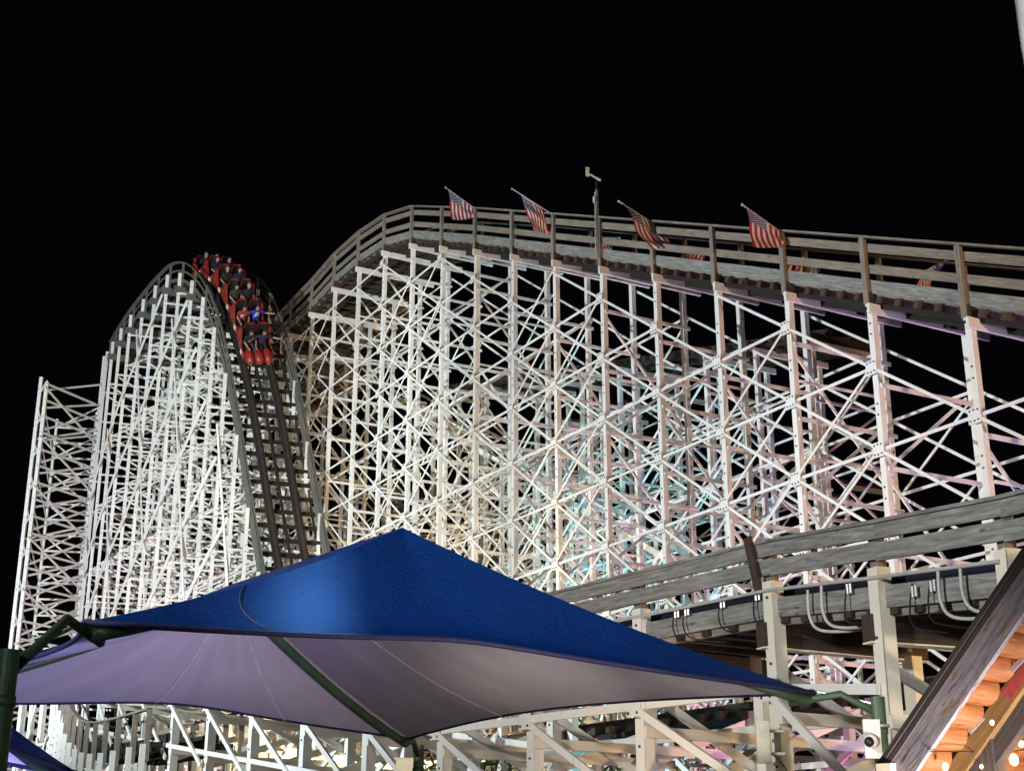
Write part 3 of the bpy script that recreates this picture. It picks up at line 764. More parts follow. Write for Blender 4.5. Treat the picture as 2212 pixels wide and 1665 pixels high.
# ================================================================== 6. valley of the track at lower left
vp = [at(*q) for q in ((205, 1478, 46), (216, 1530, 44.5), (232, 1580, 42.8), (258, 1612, 41), (295, 1622, 39), (350, 1615, 37), (420, 1600, 35))]
VC = catmull(vp, 4); VN = V((0.94, 0.33, 0))
valley = empty("valley_track", V((vp[3].x, vp[3].y, 0))); tag(valley, "dark valley of track dipping between timber handrails under the canopy's left half", "roller coaster track")
deck(valley, VC, [VN] * len(VC), 1.1, mat_tie=M["blackwood"], mat_rail=M["blackwood"], catwalk=False, gauge=.5)
for q in (-1.15, 1.15):
    hr = empty("handrail", VC[0], valley); m = MB()
    for k in range(len(VC) - 1): m.beam(VC[k] + VN * q + V((0, 0, .75)), VC[k + 1] + VN * q + V((0, 0, .75)), .05, .14)
    m.build("rail_cap", M["wood"], hr)
    for k in range(0, len(VC), 2):
        MB().beam(VC[k] + VN * q + V((0, 0, -.5)), VC[k] + VN * q + V((0, 0, .73)), .13, .13, VN).build("rail_post", M["wood"], hr)
        b = VC[k] + VN * (q * 1.08)
        m = MB(); post(m, b, 0, max(.5, b.z - .1), VN, .14, .14, face=-VN, step=.5, lev0=0); m.build("post", WS, valley)
lft = [at(40 + 23 * k, 1600, 46 - .5 * k) for k in range(7)]
lowl = trestle("left_low_trestle", "close row of white bolted posts at the lower left, under the canopy edge", "trestle", [V((p.x, p.y, 0)) for p in lft], V((.5, .86, 0)), 2.6, [7.2 + .1 * k for k in range(7)], [.6, 2.2, 3.8, 5.4], V((.86, -.5, 0)), bolts=True)

# ================================================================== 7. shade canopies
def canopy(label, H, L, Rr, F, Lf, E2, E1, arms=True, sag=0.42, reach=(.55, .55, .55, .55), drop=(.1, .1, .1, .1)):
    root = empty("shade_canopy", (sum((L, Rr, F, Lf), V()) / 4).xy.to_3d()); tag(root, label, "shade canopy")
    def panel(pts4, n=20, sagv=None):
        sagv = sag if sagv is None else sagv
        """pts4: eave a, eave b, ridge b, ridge a (ridge points may coincide); eave curved inwards"""
        a, b, rb, ra = pts4; P = []
        for i in range(n + 1):
            u = i / n; e = a.lerp(b, u); r = ra.lerp(rb, u); inn = (r - e); row = []
            bow = 4 * u * (1 - u)
            e2 = e + (V((inn.x, inn.y, 0)).normalized() * sagv * bow) + V((0, 0, inn.z / max(.1, V((inn.x, inn.y, 0)).length) * sagv * bow * .55))
            for j in range(n + 1):
                v = j / n; q = e2.lerp(r, v); q.z -= (.16 * bow + .085 * (1 - bow)) * 4 * v * (1 - v)
                row.append(q)
            P.append(row)
        return P
    hemtube = MB()
    for pts, sg in (((L, Rr, E2, E2), sag), ((Rr, F, E1, E2), sag), ((F, Lf, E1, E1), sag), ((Lf, L, E2, E1), sag * 1.7)):
        P = panel(pts, 20, sg)
        nrm = (P[0][0] - P[-1][0]).cross(P[10][10] - P[0][0]).normalized()
        if nrm.z < 0: nrm = -nrm
        m = MB(); m.grid(P); o = m.build("fabric_panel", M["blue"], root, smooth=True)
        P2 = [[q - nrm * .012 for q in row] for row in P]
        m = MB(); m.grid([list(reversed(r)) for r in P2]); m.build("lining", M["under"], o, smooth=True)
        hemtube.tube([row[0] - nrm * .006 for row in P], .022, 6)
    for pts, sg, ks in (((F, Lf, E1, E1), sag, (5, 11)), ((Rr, F, E1, E2), sag, (13,))):
        P = panel(pts, 20, sg)
        for k_ in ks:
            m = MB()
            for j in range(0, 19):
                m.beam(P[k_][j] - V((0, 0, .020)), P[k_][j + 1] - V((0, 0, .020)), .032, .005, P[k_ + 1][j] - P[k_][j])
            m.build("lining_seam", M["welt"], root)
    hemtube.build("hem", M["hem"], root, smooth=True)
    m = MB()                                            # welted seams
    P = panel((L, Rr, E2, E2))
    for (ia, ja), (ib, jb) in (((3.7, 0), (0, 8.6)),):
        pts = []
        for q in range(13):
            fi, fj = ia + (ib - ia) * q / 12, ja + (jb - ja) * q / 12
            i_, j_ = min(int(fi), 19), min(int(fj), 19); u_, v_ = fi - i_, fj - j_
            pts.append((P[i_][j_] * (1 - u_) + P[i_ + 1][j_] * u_) * (1 - v_) + (P[i_][j_ + 1] * (1 - u_) + P[i_ + 1][j_ + 1] * u_) * v_ + V((0, -.003, .003)))
        m.tube(pts, .006, 5)
    m.build("seam", M["hem"], root)
    for a, b in ((E1, F), (E1, Lf), (E2, L), (E2, Rr)):
        MB().tube([a.lerp(b, q) - V((0, 0, .10 + .10 * 4 * q * (1 - q))) for q in (0, .12, .25, .4, .5, .6, .75, .88, .98)], .05, 8).build("hip_rafter", M["green"], root, smooth=True)
    MB().tube([E1 - V((0, 0, .12)), E2 - V((0, 0, .12))], .05, 8).build("ridge_pipe", M["green"], root, smooth=True)
    cen = (L + Rr + F + Lf) / 4
    for c, rch, drp in zip((L, Rr, F, Lf), reach, drop):
        out = V((c.x - cen.x, c.y - cen.y, 0)).normalized()
        p = c + out * rch - V((0, 0, drp))
        m = MB(); m.tube([(p.x, p.y, 0), (p.x, p.y, p.z + .05)], .066, 18); m.build("canopy_post", M["green"], root, smooth=False)
        m = MB(); m.tube([p + V((0, 0, -.1)), c + out * .22 - V((0, 0, .02)), c - out * .25 + V((0, 0, -.10))], .034, 12); m.tube([p + V((0, 0, -.28)), p + V((0, 0, -.22))], .074, 18)
        m.build("corner_arm", M["green"], root, smooth=True)
        m = MB(); m.tube([p + V((0, 0, -.02)) + out * .02, c - out * .05 + V((0, 0, .02))], .012, 6); m.build("tension_cable", M["galv"], root)
    return root
Hh = 1.55
def hp(x, y, H=Hh):
    u = (x - 1106) / FPX; v = (832.5 - y) / FPX; d = H / (math.sin(PITCH) + v * math.cos(PITCH)); return at(x, y, d)
cL, cR, cF = hp(182, 1342), hp(1762, 1494), hp(884, 1592)
cB = hp(-330, 1514)
rid = Hh * 2.02
HH = lambda a, b, h: V((a * Hh, b * Hh, CAMZ + h * Hh))
E2 = HH(-.63, 7.92, 1.865); E1 = HH(-1.85, 9.26, 1.80)
canopy("large blue hipped shade canopy with pale underside on green posts, across the foreground", Hh, cL, cR, cF, cB, E2, E1, reach=(.86, .55, .55, .55), drop=(.36, .1, .1, .1))
o2 = V((-3.9, -.6, -.35))
k2 = hp(20, 1625, 1.1)
sh = hp(140, 1662, 1.1)
def small_canopy():
    a = at(-420, 1500, 8.2); b = at(175, 1672, 9.6); c = at(-250, 1720, 12.6); d = a + (c - b)
    top = (a + b + c + d) / 4 + V((0, 0, 1.0)); return a, b, c, d, top
a, b, c, d, top = small_canopy()
canopy("second blue shade canopy, only its corner showing at the bottom left", 1.1, a, b, c, d, top + V((.3, -.3, 0)), top + V((-.3, .3, 0)))

# ================================================================== 8. flags and wind vane on the lift
def flag(label, base, tip, fly, hoist=.92, length=1.45, amp=.07, fold=0.0, taper=0.0, start=.05, group="flags along the lift hill", furl=0.0):
    root = empty("american_flag", base); tag(root, label, "flag", group)
    base, tip, fly = V(base), V(tip), V(fly).normalized()
    ax = (base - tip).normalized(); nr = ax.cross(fly).normalized()
    m = MB(); m.tube([base, tip - ax * .04], .018, 8); m.build("pole", M["pvc"], root)
    m = MB(); m.ball(tip - ax * .05, .035, .035, .035, seg=8, rings=6); m.build("finial", M["pvc"], root, smooth=True)
    P = []; ph = random.random() * 6
    for i in range(27):
        u = i / 26; row = []
        for j in range(25):
            v = j / 24
            wv = math.sin(5.5 * v + 3.2 * u + ph) * amp * (v ** .8) + math.sin(11 * v - 4 * u + ph * 2) * amp * .4 * v
            uu = u * (1 - .22 * v * fold)
            q = tip + ax * (start + hoist * uu) + fly * (length * (1 - taper * u) * v * (1 - .12 * math.sin(3 * u + ph) * v)) + nr * wv
            q += ax * (fold * .5 * v * v) + V((0, 0, -.16 * v * v * (1 - u)))
            row.append(q)
        P.append(row)
    m = MB(); m.grid(P); m.build("cloth", M["flag"], root, smooth=True)
    return root
def lrail(i, wv, h): return lift_p(i, wv) + V((0, 0, lift_z(i) + h))
O1 = -LN * 1.02 + V((0, 0, .62))
flag("american flag nearest the crest of the lift, canton up and stripes hanging straight down", lrail(2, -.02, 1.25), lrail(2, -.02, 1.25) + V((-1.05, -.45, .62)), (.14, .05, -1), length=.95, amp=.05, taper=.6, hoist=1.1)
flag("american flag second from the crest, narrow and hanging in loose folds", lrail(4, -.02, 1.25), lrail(4, -.02, 1.25) + V((-1.3, -.6, .62)), (.26, .1, -1), length=1.15, hoist=.8, amp=.09, fold=.2, taper=.3, start=.28)
flag("american flag right of the wind vane, starry canton spread towards the camera", lrail(6, -.02, 1.25), lrail(6, -.02, 1.25) + V((-.95, -.45, .44)), (.55, -.1, -1), length=1.25, hoist=1.1, amp=.13, fold=.25, taper=.2)
flag("american flag with broad red and white stripes, lowest of the front row on the lift", lrail(8, -.02, 1.25), lrail(8, -.02, 1.25) + V((-1.0, -.5, .5)), (.14, -.05, -1), length=.85, hoist=1.15, amp=.05, taper=.55)
def rflag(label, i, d, fly, **k): 
    b = lrail(i, LW + .08, 1.05); flag(label, b, b + V(d), fly, group="flags along the lift hill", **k)
rflag("small crumpled flag behind the rail just left of the wind vane pole", 3.2, (.75, .3, .12), (-.3, 0, -.5), length=.5, hoist=.6)
rflag("dark crumpled flag behind the rail under the starry flag", 5.0, (.9, .3, .05), (-.3, 0, -.6), length=.6, hoist=.8, amp=.1)
rflag("flag behind the rail under the broad striped flag, purple canton to the right", 6.75, (1.15, .4, -.02), (-.25, .1, -.7), length=.7, hoist=1.05, amp=.07)
rflag("folded flag behind the rail at the far right of the lift", 8.6, (.65, .25, .42), (-.5, 0, -.75), length=1.1, hoist=.85, amp=.14)

vane = empty("wind_vane", lrail(5, -.14, 0)); tag(vane, "weather vane on a tall timber mast standing above the lift handrail", "wind vane")
b = lrail(5, -.16, 0)
MB().beam(b, b + V((0, 0, 2.2)), .06, .07, LN).build("mast", M["wood"], vane)
MB().tube([b + V((-.08, -.04, .1)), b + V((-.06, -.03, 2.1))], .014, 8).build("conduit", M["pvc"], vane)
m = MB(); m.beam(b + V((-.07, -.04, 1.75)), b + V((-.07, -.04, 1.95)), .09, .07); m.build("junction_box", M["pvc"], vane)
t = b + V((0, 0, 2.2))
m = MB(); m.tube([t, t + V((0, 0, .28))], [.05, .035], 8); m.build("bearing", M["black"], vane)
t2 = t + V((0.06, 0, .33))
m = MB(); m.tube([t2 + V((.06, 0, -.02)), t2 + V((-.32, -.1, .17))], [.045, .025], 8); m.build("vane_boom", M["pvc"], vane)
m = MB(); m.beam(t2 + V((-.33, -.1, .06)), t2 + V((-.33, -.1, .36)), .11, .02, (1, .3, 0)); m.build("vane_tail", M["signcream"], vane)

# ================================================================== 9. train and riders
def path_frames(C, s0):
    """point, tangent at arc length s from the start of the polyline"""
    L = 0
    for k in range(len(C) - 1):
        l = (C[k + 1] - C[k]).length
        if L + l >= s0:
            f = (s0 - L) / l; return C[k].lerp(C[k + 1], f), ((C[min(k + 2, len(C) - 1)] - C[max(k - 1, 0)])).normalized()
        L += l
def arc_of(C, y_img):
    """arc length at which the centre line passes a given height in the frame of the first rider row"""
    pass
SK = plain("skin", (0.36, 0.20, 0.14), 0.55, 0, .06)
HAIRS = [plain("dark_brown_hair", (0.025, 0.016, 0.01), .6), plain("fair_hair", (0.28, 0.19, 0.10), .6), plain("black_hair", (0.012, 0.011, 0.011), .6)]
CLOTH = {"black": plain("black_cloth", (0.009, 0.009, 0.010), .85), "navy": plain("navy_cloth", (0.010, 0.013, 0.030), .85), "blue": plain("blue_cloth", (0.018, 0.03, 0.30), .85),
         "red": plain("red_cloth", (0.24, 0.016, 0.016), .85), "olive": plain("olive_cloth", (0.03, 0.03, 0.018), .85), "white": plain("pale_cloth", (0.6, 0.58, 0.56), .85), "jeans": plain("denim", (0.03, 0.04, 0.075), .85)}
PRINT = plain("white_shirt_print", (0.4, 0.4, 0.42), .8)
def rider_mesh(arms):
    """seated figure grown from a skeleton; local frame x forward, y left, z up, seat at the origin"""
    vs, es, rs = [], [], []
    def add(p, r, par=None):
        vs.append(p); rs.append(r if isinstance(r, tuple) else (r, r))
        if par is not None: es.append((par, len(vs) - 1))
        return len(vs) - 1
    pel = add((0, 0, .10), (.15, .13)); ab = add((-.02, 0, .28), (.145, .115), pel); ch = add((-.03, 0, .47), (.17, .125), ab); nk0 = add((-.02, 0, .60), (.075, .07), ch)
    nk = add((0, 0, .66), (.055, .055), nk0); h1 = add((.02, 0, .74), (.082, .09), nk); h2 = add((.015, 0, .83), (.082, .095), h1); add((.01, 0, .885), (.05, .06), h2)
    for s in (-1, 1):
        hip = add((.08, .10 * s, .08), .095, pel); kn = add((.46, .11 * s, .12), .07, hip); an = add((.56, .11 * s, -.26), .05, kn); add((.72, .11 * s, -.30), .04, an)
        sh = add((-.02, .20 * s, .53), .065, ch)
        if arms == "bar": pts = [((.08, .25 * s, .30), .048), ((.33, .18 * s, .27), .036), ((.40, .17 * s, .28), .030)]
        elif arms == "up": pts = [((.05, .30 * s, .75), .048), ((.10, .28 * s, 1.0), .036), ((.11, .28 * s, 1.08), .030)]
        else: pts = [((.02, .40 * s, .42), .048), ((.16, .56 * s, .50), .036), ((.20, .62 * s, .53), .030)]
        pr = sh
        for p, r in pts: pr = add(p, r, pr)
        hv = V(pts[-1][0]); d = (hv - V(pts[-2][0])).normalized()
        palm = add(tuple(hv + d * .05), (.036, .02), pr)
        sdv = V((0, 1, 0)) if abs(d.y) < .7 else V((1, 0, 0))
        for q, ln in ((-.030, .055), (-.010, .068), (.010, .064), (.030, .05)):
            f1 = add(tuple(hv + d * (.075 + ln * .4) + sdv * q), .0095, palm); add(tuple(hv + d * (.07 + ln) + sdv * q * 1.1 - V((0, 0, .02))), .008, f1)
        th = add(tuple(hv + d * .05 + sdv * -.045 * s), .011, pr); add(tuple(hv + d * .085 + sdv * -.06 * s), .009, th)
    me = bpy.data.meshes.new("rider"); me.from_pydata(vs, es, [])
    o = bpy.data.objects.new("rider_tmp", me); COL.objects.link(o)
    sk = o.modifiers.new("skin", 'SKIN'); sub = o.modifiers.new("sub", 'SUBSURF'); sub.levels = 1; sub.render_levels = 1
    for k, r in enumerate(rs): me.skin_vertices[0].data[k].radius = r
    me.skin_vertices[0].data[0].use_root = True
    dg = bpy.context.evaluated_depsgraph_get(); ev = o.evaluated_get(dg)
    out = bpy.data.meshes.new_from_object(ev); bpy.data.objects.remove(o)
    return out
RM = {a: rider_mesh(a) for a in ("bar", "up", "out")}
def rider(label, mat4, arms, shirt, pants, hair, printed=False, gender=0):
    me = RM[arms].copy(); me.name = "person"; me.materials.clear()
    for m in (CLOTH[shirt], CLOTH[pants], SK, PRINT): me.materials.append(m)
    for p in me.polygons:
        c = p.center; p.use_smooth = True
        armr = math.sqrt((c.x + .02) ** 2 + (abs(c.y) - .20) ** 2 + (c.z - .53) ** 2)
        if c.z > .645 and abs(c.y) < .16: k = 2
        elif (abs(c.y) > .19 and armr > .24 and c.z > .2 and c.x < .9): k = 2
        elif arms == "bar" and c.x > .20 and c.z > .21: k = 2
        elif c.z < .17 or c.x > .2: k = 1
        else: k = 0
        if printed and k == 0 and c.x > .06 and abs(c.y) < .09 and .34 < c.z < .50: k = 3
        p.material_index = k
    o = bpy.data.objects.new("person", me); COL.objects.link(o); o.matrix_world = mat4
    tag(o, label, "person", "riders on the red train")
    m = MB(); m.ball((-.012, 0, .825), .098, .088, .095, seg=14, rings=9); 
    m.f = [f for f in m.f if sum(m.v[i].z for i in f) / 4 > .80 or sum(m.v[i].x for i in f) / 4 < -.05]; m.m = [0] * len(m.f); m.uv = [((0, 0),) * 4] * len(m.f)
    hmesh = m.build("hair", HAIRS[hair], None, smooth=True); hmesh.parent = o
    f = MB()
    f.ball((.117, 0, .775), .022, .014, .02, 0, 8, 6)
    for s in (-1, 1):
        f.ball((.092, .034 * s, .80), .012, .014, .010, 1, 8, 6); f.ball((.01, .088 * s, .785), .018, .012, .03, 0, 8, 6)
    f.ball((.098, 0, .728), .010, .024, .008, 2, 8, 6)
    fo = f.build("face", [SK, M["black"], CLOTH["red"]], None, smooth=True); fo.parent = o
    return o
train = empty("coaster_train", HC[24]); tag(train, "red coaster train full of riders plunging down the steep drop", "roller coaster train")
def car(mat4, front=False):
    root = empty("train_car", (0, 0, 0)); root.matrix_world = mat4; root.parent = train; root.matrix_parent_inverse = pinv(train)
    def part(mb, name, mats, smooth=False):
        o = mb.build(name, mats, None, smooth); o.parent = root; return o
    m = MB(); m.beam((-.62, 0, -.02), (.62, 0, -.02), .14, 1.16); m.beam((-.5, 0, -.14), (.5, 0, -.14), .14, .5); part(m, "chassis", M["dark"])
    # side shells with the swept-up scoop of the arm rest
    for s in (-1, 1):
        prof = [(-.60, .02), (.60, .02), (.62, .30), (.45, .36), (.25, .22), (.02, .24), (-.18, .48), (-.38, .82), (-.56, .80), (-.64, .35)]
        m = MB(); n0 = 0
        for y in (.58 * s, .64 * s): m.v += [V((x, y, z)) for x, z in prof]
        nn = len(prof)
        m.quadface(tuple(range(nn)), ((0, 0),) * nn, 0); m.quadface(tuple(range(2 * nn - 1, nn - 1, -1)), ((0, 0),) * nn, 0)
        for k in range(nn): m.quadface((k, k + nn, (k + 1) % nn + nn, (k + 1) % nn), ((0, 0),) * 4, 0)
        part(m, "side_panel", M["red"])
        m = MB(); m.beam((.26, .655 * s, .03), (.26, .655 * s, .21), .02, .20, (0, 1, 0)); part(m, "badge", M["signcream"])
    for y in (-.28, .28):
        m = MB(); m.beam((-.30, y, .12), (.20, y, .16), .16, .46); part(m, "seat", M["black"])
        P = []
        for i in range(9):
            a = i / 8; row = []
            for j in range(9):
                bb = (j / 8 - .5); zz = .2 + a * .78; wd = .25 * (1 - .35 * max(0, a - .6) / .4)
                row.append((-.34 - .16 * a + .05 * (abs(bb) * 2) ** 2, y + bb * 2 * wd, zz))
            P.append(row)
        m = MB(); m.grid(P); part(m, "seat_pad", M["black"], True)
        m = MB(); m.grid([[(p[0] - .08, p[1] * 1.0 + (p[1] - y) * .12, p[2] + .02) for p in reversed(r)] for r in P]); part(m, "seat_back", M["red"], True)
        m = MB(); m.tube([(.34, y - .2, .30), (.34, y + .2, .30)], .03, 8); m.tube([(.34, y, .30), (.42, y, .05)], .025, 8); part(m, "lap_bar", M["black"])
    m = MB(); m.beam((.52, 0, .02), (.56, 0, .34), .06, 1.14, (1, 0, 0)); part(m, "dash", M["red"])
    for x in (-.38, .38):
        for s in (-1, 1):
            m = MB(); m.tube([(x, .50 * s, -.02), (x, .58 * s, -.02)], .13, 14); part(m, "wheel", M["black"])
    if front:
        for y, rr in ((-.38, .25), (0, .29), (.38, .25)):
            m = MB(); m.ball((.62, y, .20), .42, rr * .82, .26, seg=16, rings=10); part(m, "nose", M["red"], True)
        for y in (-.38, .38):
            m = MB(); m.ball((.98, y, .16), .06, .07, .07); part(m, "headlight", M["galv"], True)
    return root
TOT = sum((HC[k + 1] - HC[k]).length for k in range(len(HC) - 1))
# find the arc length where the deck is seen at a chosen image height, walking down from the crest
def img_y(p):
    q = p - V((0, 0, CAMZ)); c, s = math.cos(PITCH), math.sin(PITCH)
    return 832.5 - FPX * (q.z * c - q.y * s) / (q.y * c + q.z * s)
s_front = 0
for k in range(400):
    s = TOT * k / 400; p, t = path_frames(HC, s)
    if t.z < -.1 and img_y(p) < 765: s_front = s
RIDERS = [
    [("rider in a dark jacket gripping the bar, front row by the left side", "bar", "black", "jeans", 0, False), ("rider in a navy top in the front row, arm out over the right side", "out", "navy", "black", 2, False)],
    [("rider in a red shirt with a white print, second row", "bar", "red", "black", 0, True), ("rider in a bright blue shirt with a white print, arm stretched out to the right", "out", "blue", "black", 0, True)],
    [("rider in an olive top, third row on the left", "bar", "olive", "jeans", 2, False), ("pale-faced rider in black in the third row, seen by the right handrail", "bar", "black", "black", 1, False)],
    [("fair-haired rider in black in the fourth row, face bright under the crest", "bar", "black", "jeans", 1, False), ("rider in navy with dark hair in the fourth row, beside the fair-haired one", "bar", "navy", "jeans", 2, False)],
    [("rider in a dark top in the fifth row, left of the pair", "bar", "navy", "black", 0, False), ("rider in black in the fifth row, right of the pair", "bar", "black", "jeans", 2, False)],
    [("pink-faced rider in the last row, higher of the two heads at the crest", "bar", "black", "black", 1, False), ("rider with light hair in the last row, on the right at the crest", "bar", "black", "jeans", 1, False)],
]
gap = 1.27
for k in range(6):
    p, t = path_frames(HC, s_front - gap * k)
    yv = -HN; yv = (yv - yv.dot(t) * t).normalized(); u = t.cross(yv).normalized()
    if u.dot(V((t.x, t.y, 0))) < 0 and u.z < 0: u = -u
    Mx = Matrix((t, t.cross(u) * -1, u)).transposed()
    if Mx.determinant() < 0: Mx = Matrix((t, t.cross(u), u)).transposed()
    M4 = Matrix.Translation(p + u * .42) @ Mx.to_4x4()
    car(M4, front=(k == 0))
    for y, r in zip((-.28, .28), RIDERS[k]):
        # local y axis points to the rider's left, which is the photo's right or left according to the frame
        side = 1 if (Mx @ V((0, 1, 0))).x > 0 else -1
        lab, arms, sh, pa, ha, pr = r
        yy = (-.28 if y < 0 else .28) * side
        jit = Matrix.Translation((-.05, yy, .20)) @ Matrix.Rotation(random.uniform(-.12, .12), 4, 'Z') @ Matrix.Rotation(random.uniform(-.05, .1), 4, 'Y')
        if side < 0: pass
        rider(lab, M4 @ jit, arms, sh, pa, ha, pr)

# ================================================================== 10. log cabin at the lower right
def logwood():
    m, nt, b = new_mat("varnished_pine"); uv = N(nt, "ShaderNodeTexCoord").outputs["UV"]
    g = noise(nt, 1.0, 7, mapping(nt, uv, (3.0, 55, 1)), .7); bl = noise(nt, 1.0, 4, mapping(nt, uv, (1.6, 7, 1)))
    c = ramp(nt, g, [(.3, (.10, .036, .010)), (.55, (.23, .090, .026)), (.75, (.34, .155, .055))])
    vo = N(nt, "ShaderNodeTexVoronoi"); nt.links.new(mapping(nt, uv, (3.2, 9, 1)), vo.inputs["Vector"]); vo.inputs["Scale"].default_value = 1
    c = mix(nt, ramp(nt, vo.outputs["Distance"], [(.05, (.95,) * 3), (.13, (0, 0, 0))]), c, (.10, .035, .012))
    c = mix(nt, ramp(nt, bl, [(.45, (0, 0, 0)), (.8, (.5,) * 3)]), c, (.30, .085, .03))
    nt.links.new(c, b.inputs["Base Color"]); b.inputs["Roughness"].default_value = .6; b.inputs["Specular IOR Level"].default_value = .2; bump(nt, b, g, .35, .01); return m
def fascia():
    m, nt, b = new_mat("peeling_grey_paint"); b.inputs["Specular IOR Level"].default_value = .15; uv = N(nt, "ShaderNodeTexCoord").outputs["UV"]; 
    g = noise(nt, 1.0, 7, mapping(nt, uv, (3.5, 40, 1)), .75); bl = noise(nt, 1.0, 6, mapping(nt, uv, (3.0, 11, 1)), .7)
    c = ramp(nt, g, [(.3, (.07, .065, .068)), (.6, (.24, .225, .235)), (.8, (.36, .34, .35))])
    c = mix(nt, ramp(nt, bl, [(.55, (0, 0, 0)), (.62, (1, 1, 1))]), c, (.16, .105, .045))
    c = mix(nt, ramp(nt, noise(nt, 1.0, 4, mapping(nt, uv, (2.4, 15, 1))), [(.58, (0, 0, 0)), (.66, (.8,) * 3)]), c, (.02, .017, .015))
    nt.links.new(c, b.inputs["Base Color"]); b.inputs["Roughness"].default_value = .7; bump(nt, b, g, .4, .01); return m
M["log"] = logwood(); M["fascia"] = fascia()
M["ochre"] = wood("ochre_stained_timber", (.05, .035, .015), (.15, .085, .02), (.30, .18, .04), knots=False)
M["redpaint"] = plain("faded_red_paint", (.26, .035, .03), .7, 0, .4, 9)
cabin = empty("log_cabin", (3.2, 8.2, 0)); tag(cabin, "log cabin porch roof with varnished pine logs under a peeling grey bargeboard, lower right corner", "cabin")
e0 = at(1922, 1642, 8.6)
dv = V((.72, .694, 0)); gv = V((.694, -.72, 0))
CEYE = V((0, 0, CAMZ))
def hit(px, py, p, n):
    r = at(px, py, 1) - CEYE; return CEYE + r * ((p - CEYE).dot(n) / r.dot(n))
e1 = hit(2300, 1085, e0, dv)
ax = (e1 - e0).normalized(); perp = ax.cross(dv).normalized(); perp = perp if perp.z < 0 else -perp
BW = .18
MB().beam(e0 + perp * BW / 2 - ax * .02, e1 + perp * BW / 2, BW, .045, perp).build("bargeboard", M["fascia"], cabin)
MB().beam(e0 + perp * .016 - ax * .03 - dv * .03, e1 + perp * .016 - dv * .03, .03, .02, perp).build("bargeboard_trim", M["dark"], cabin)
MB().beam(e0 + dv * 1.6 - perp * .02 - ax * .05, e1 + dv * 1.6 - perp * .02, .03, 3.3, perp).build("roof_sheathing", M["dark"], cabin)
cl = empty("log_ceiling", e0, cabin)
L = (e1 - e0).length; k = -.1
while k < L + .3:
    p = e0 + ax * k + perp * .035
    j = random.uniform(-.01, .01)
    m = MB(); m.tube([p + dv * .03, p + dv * 1.2 + perp * j, p + dv * 3.2], .098, 14); m.build("ceiling_log", M["log"], cl, smooth=True); k += .178
cpl = e0 + perp * .12
r0 = hit(2064, 1650, cpl, perp); 
MB().beam(r0 + perp * .05 - ax * .35, r0 + perp * .05 + ax * (L - .35), .105, .13, perp).build("rafter", M["ochre"], cabin)
MB().beam(r0 + perp * .05 + ax * .56 - dv * .0655, r0 + perp * .05 + ax * 1.02 - dv * .0655, .075, .004, perp).build("red_band", M["redpaint"], cabin)
MB().beam(r0 + perp * .155 + dv * .05 - ax * .35, r0 + perp * .155 + dv * .05 + ax * (L - .35), .10, .10, perp).build("rafter", M["dark"], cabin)
for f in (.25, .72, 1.18, 1.64):
    p = r0 + ax * f - dv * .12 + perp * .01; MB().beam(p, p + dv * .04 + ax * .12, .03, .012, perp).build("strap_hanger", M["galv"], cabin)
MB().beam(e0 + V((0, 0, -.22)) - dv * .02, e0 + V((0, 0, -.02)) - dv * .02, .12, .10).build("eave_return", M["signcream"], cabin)
MB().beam(e0 - gv * .06 + V((0, 0, -.17)), e0 - gv * .06 + dv * 3.0 + V((0, 0, -.17)), .07, .06).build("gutter", M["signcream"], cabin)
p = e0 + gv * .35 + dv * .55
MB().beam((p.x, p.y, 0), (p.x, p.y, e0.z + .25), .16, .16, gv).build("porch_post", M["dark"], cabin)
p = e0 + dv * 2.9 + gv * .1
MB().beam((p.x, p.y, 0), (p.x, p.y, e0.z), .16, .16, gv).build("porch_post", M["dark"], cabin)
# string of warm bulbs
bm, nt, b = new_mat("warm_bulb"); b.inputs["Emission Color"].default_value = (1, .62, .22, 1); b.inputs["Emission Strength"].default_value = 14; b.inputs["Base Color"].default_value = (1, .8, .5, 1)
sl = empty("string_lights", at(2060, 1660, 8)); tag(sl, "string of small warm bulbs glowing against the pine logs", "string lights")
hb = lambda x, y, o=.10: hit(x, y, e0 + perp * (.19 + o), perp)
pts = [hb(2042, 1655, .02), hb(2120, 1655), hb(2190, 1640), hb(2206, 1606), hb(2143, 1560)]
MB().tube(catmull([hb(2010, 1622, .01), hb(2080, 1622, .01), hb(2150, 1626, .01), hb(2230, 1615, .01)], 6), .004, 5).build("wire", M["black"], sl)
for p, r in zip(pts, (.018, .010, .028, .016, .012)):
    m = MB(); m.ball(p, r, r, r * 1.3); m.build("bulb", bm, sl, smooth=True)
for p, e in ((pts[0], .55), (pts[2], 2.2), (pts[3], 1.1)):
    l = bpy.data.lights.new("bulb_glow", 'POINT'); l.energy = e; l.color = (1, .50, .13); l.shadow_soft_size = .03
    o = bpy.data.objects.new("bulb_glow", l); COL.objects.link(o); o.location = p + perp * .06
l = bpy.data.lights.new("porch_lamp", 'POINT'); l.energy = 2.4; l.color = (1, .62, .30); l.shadow_soft_size = .08
o = bpy.data.objects.new("porch_lamp", l); COL.objects.link(o); o.location = e0 + dv * 1.6 + gv * 1.0 + V((0, 0, -.45))

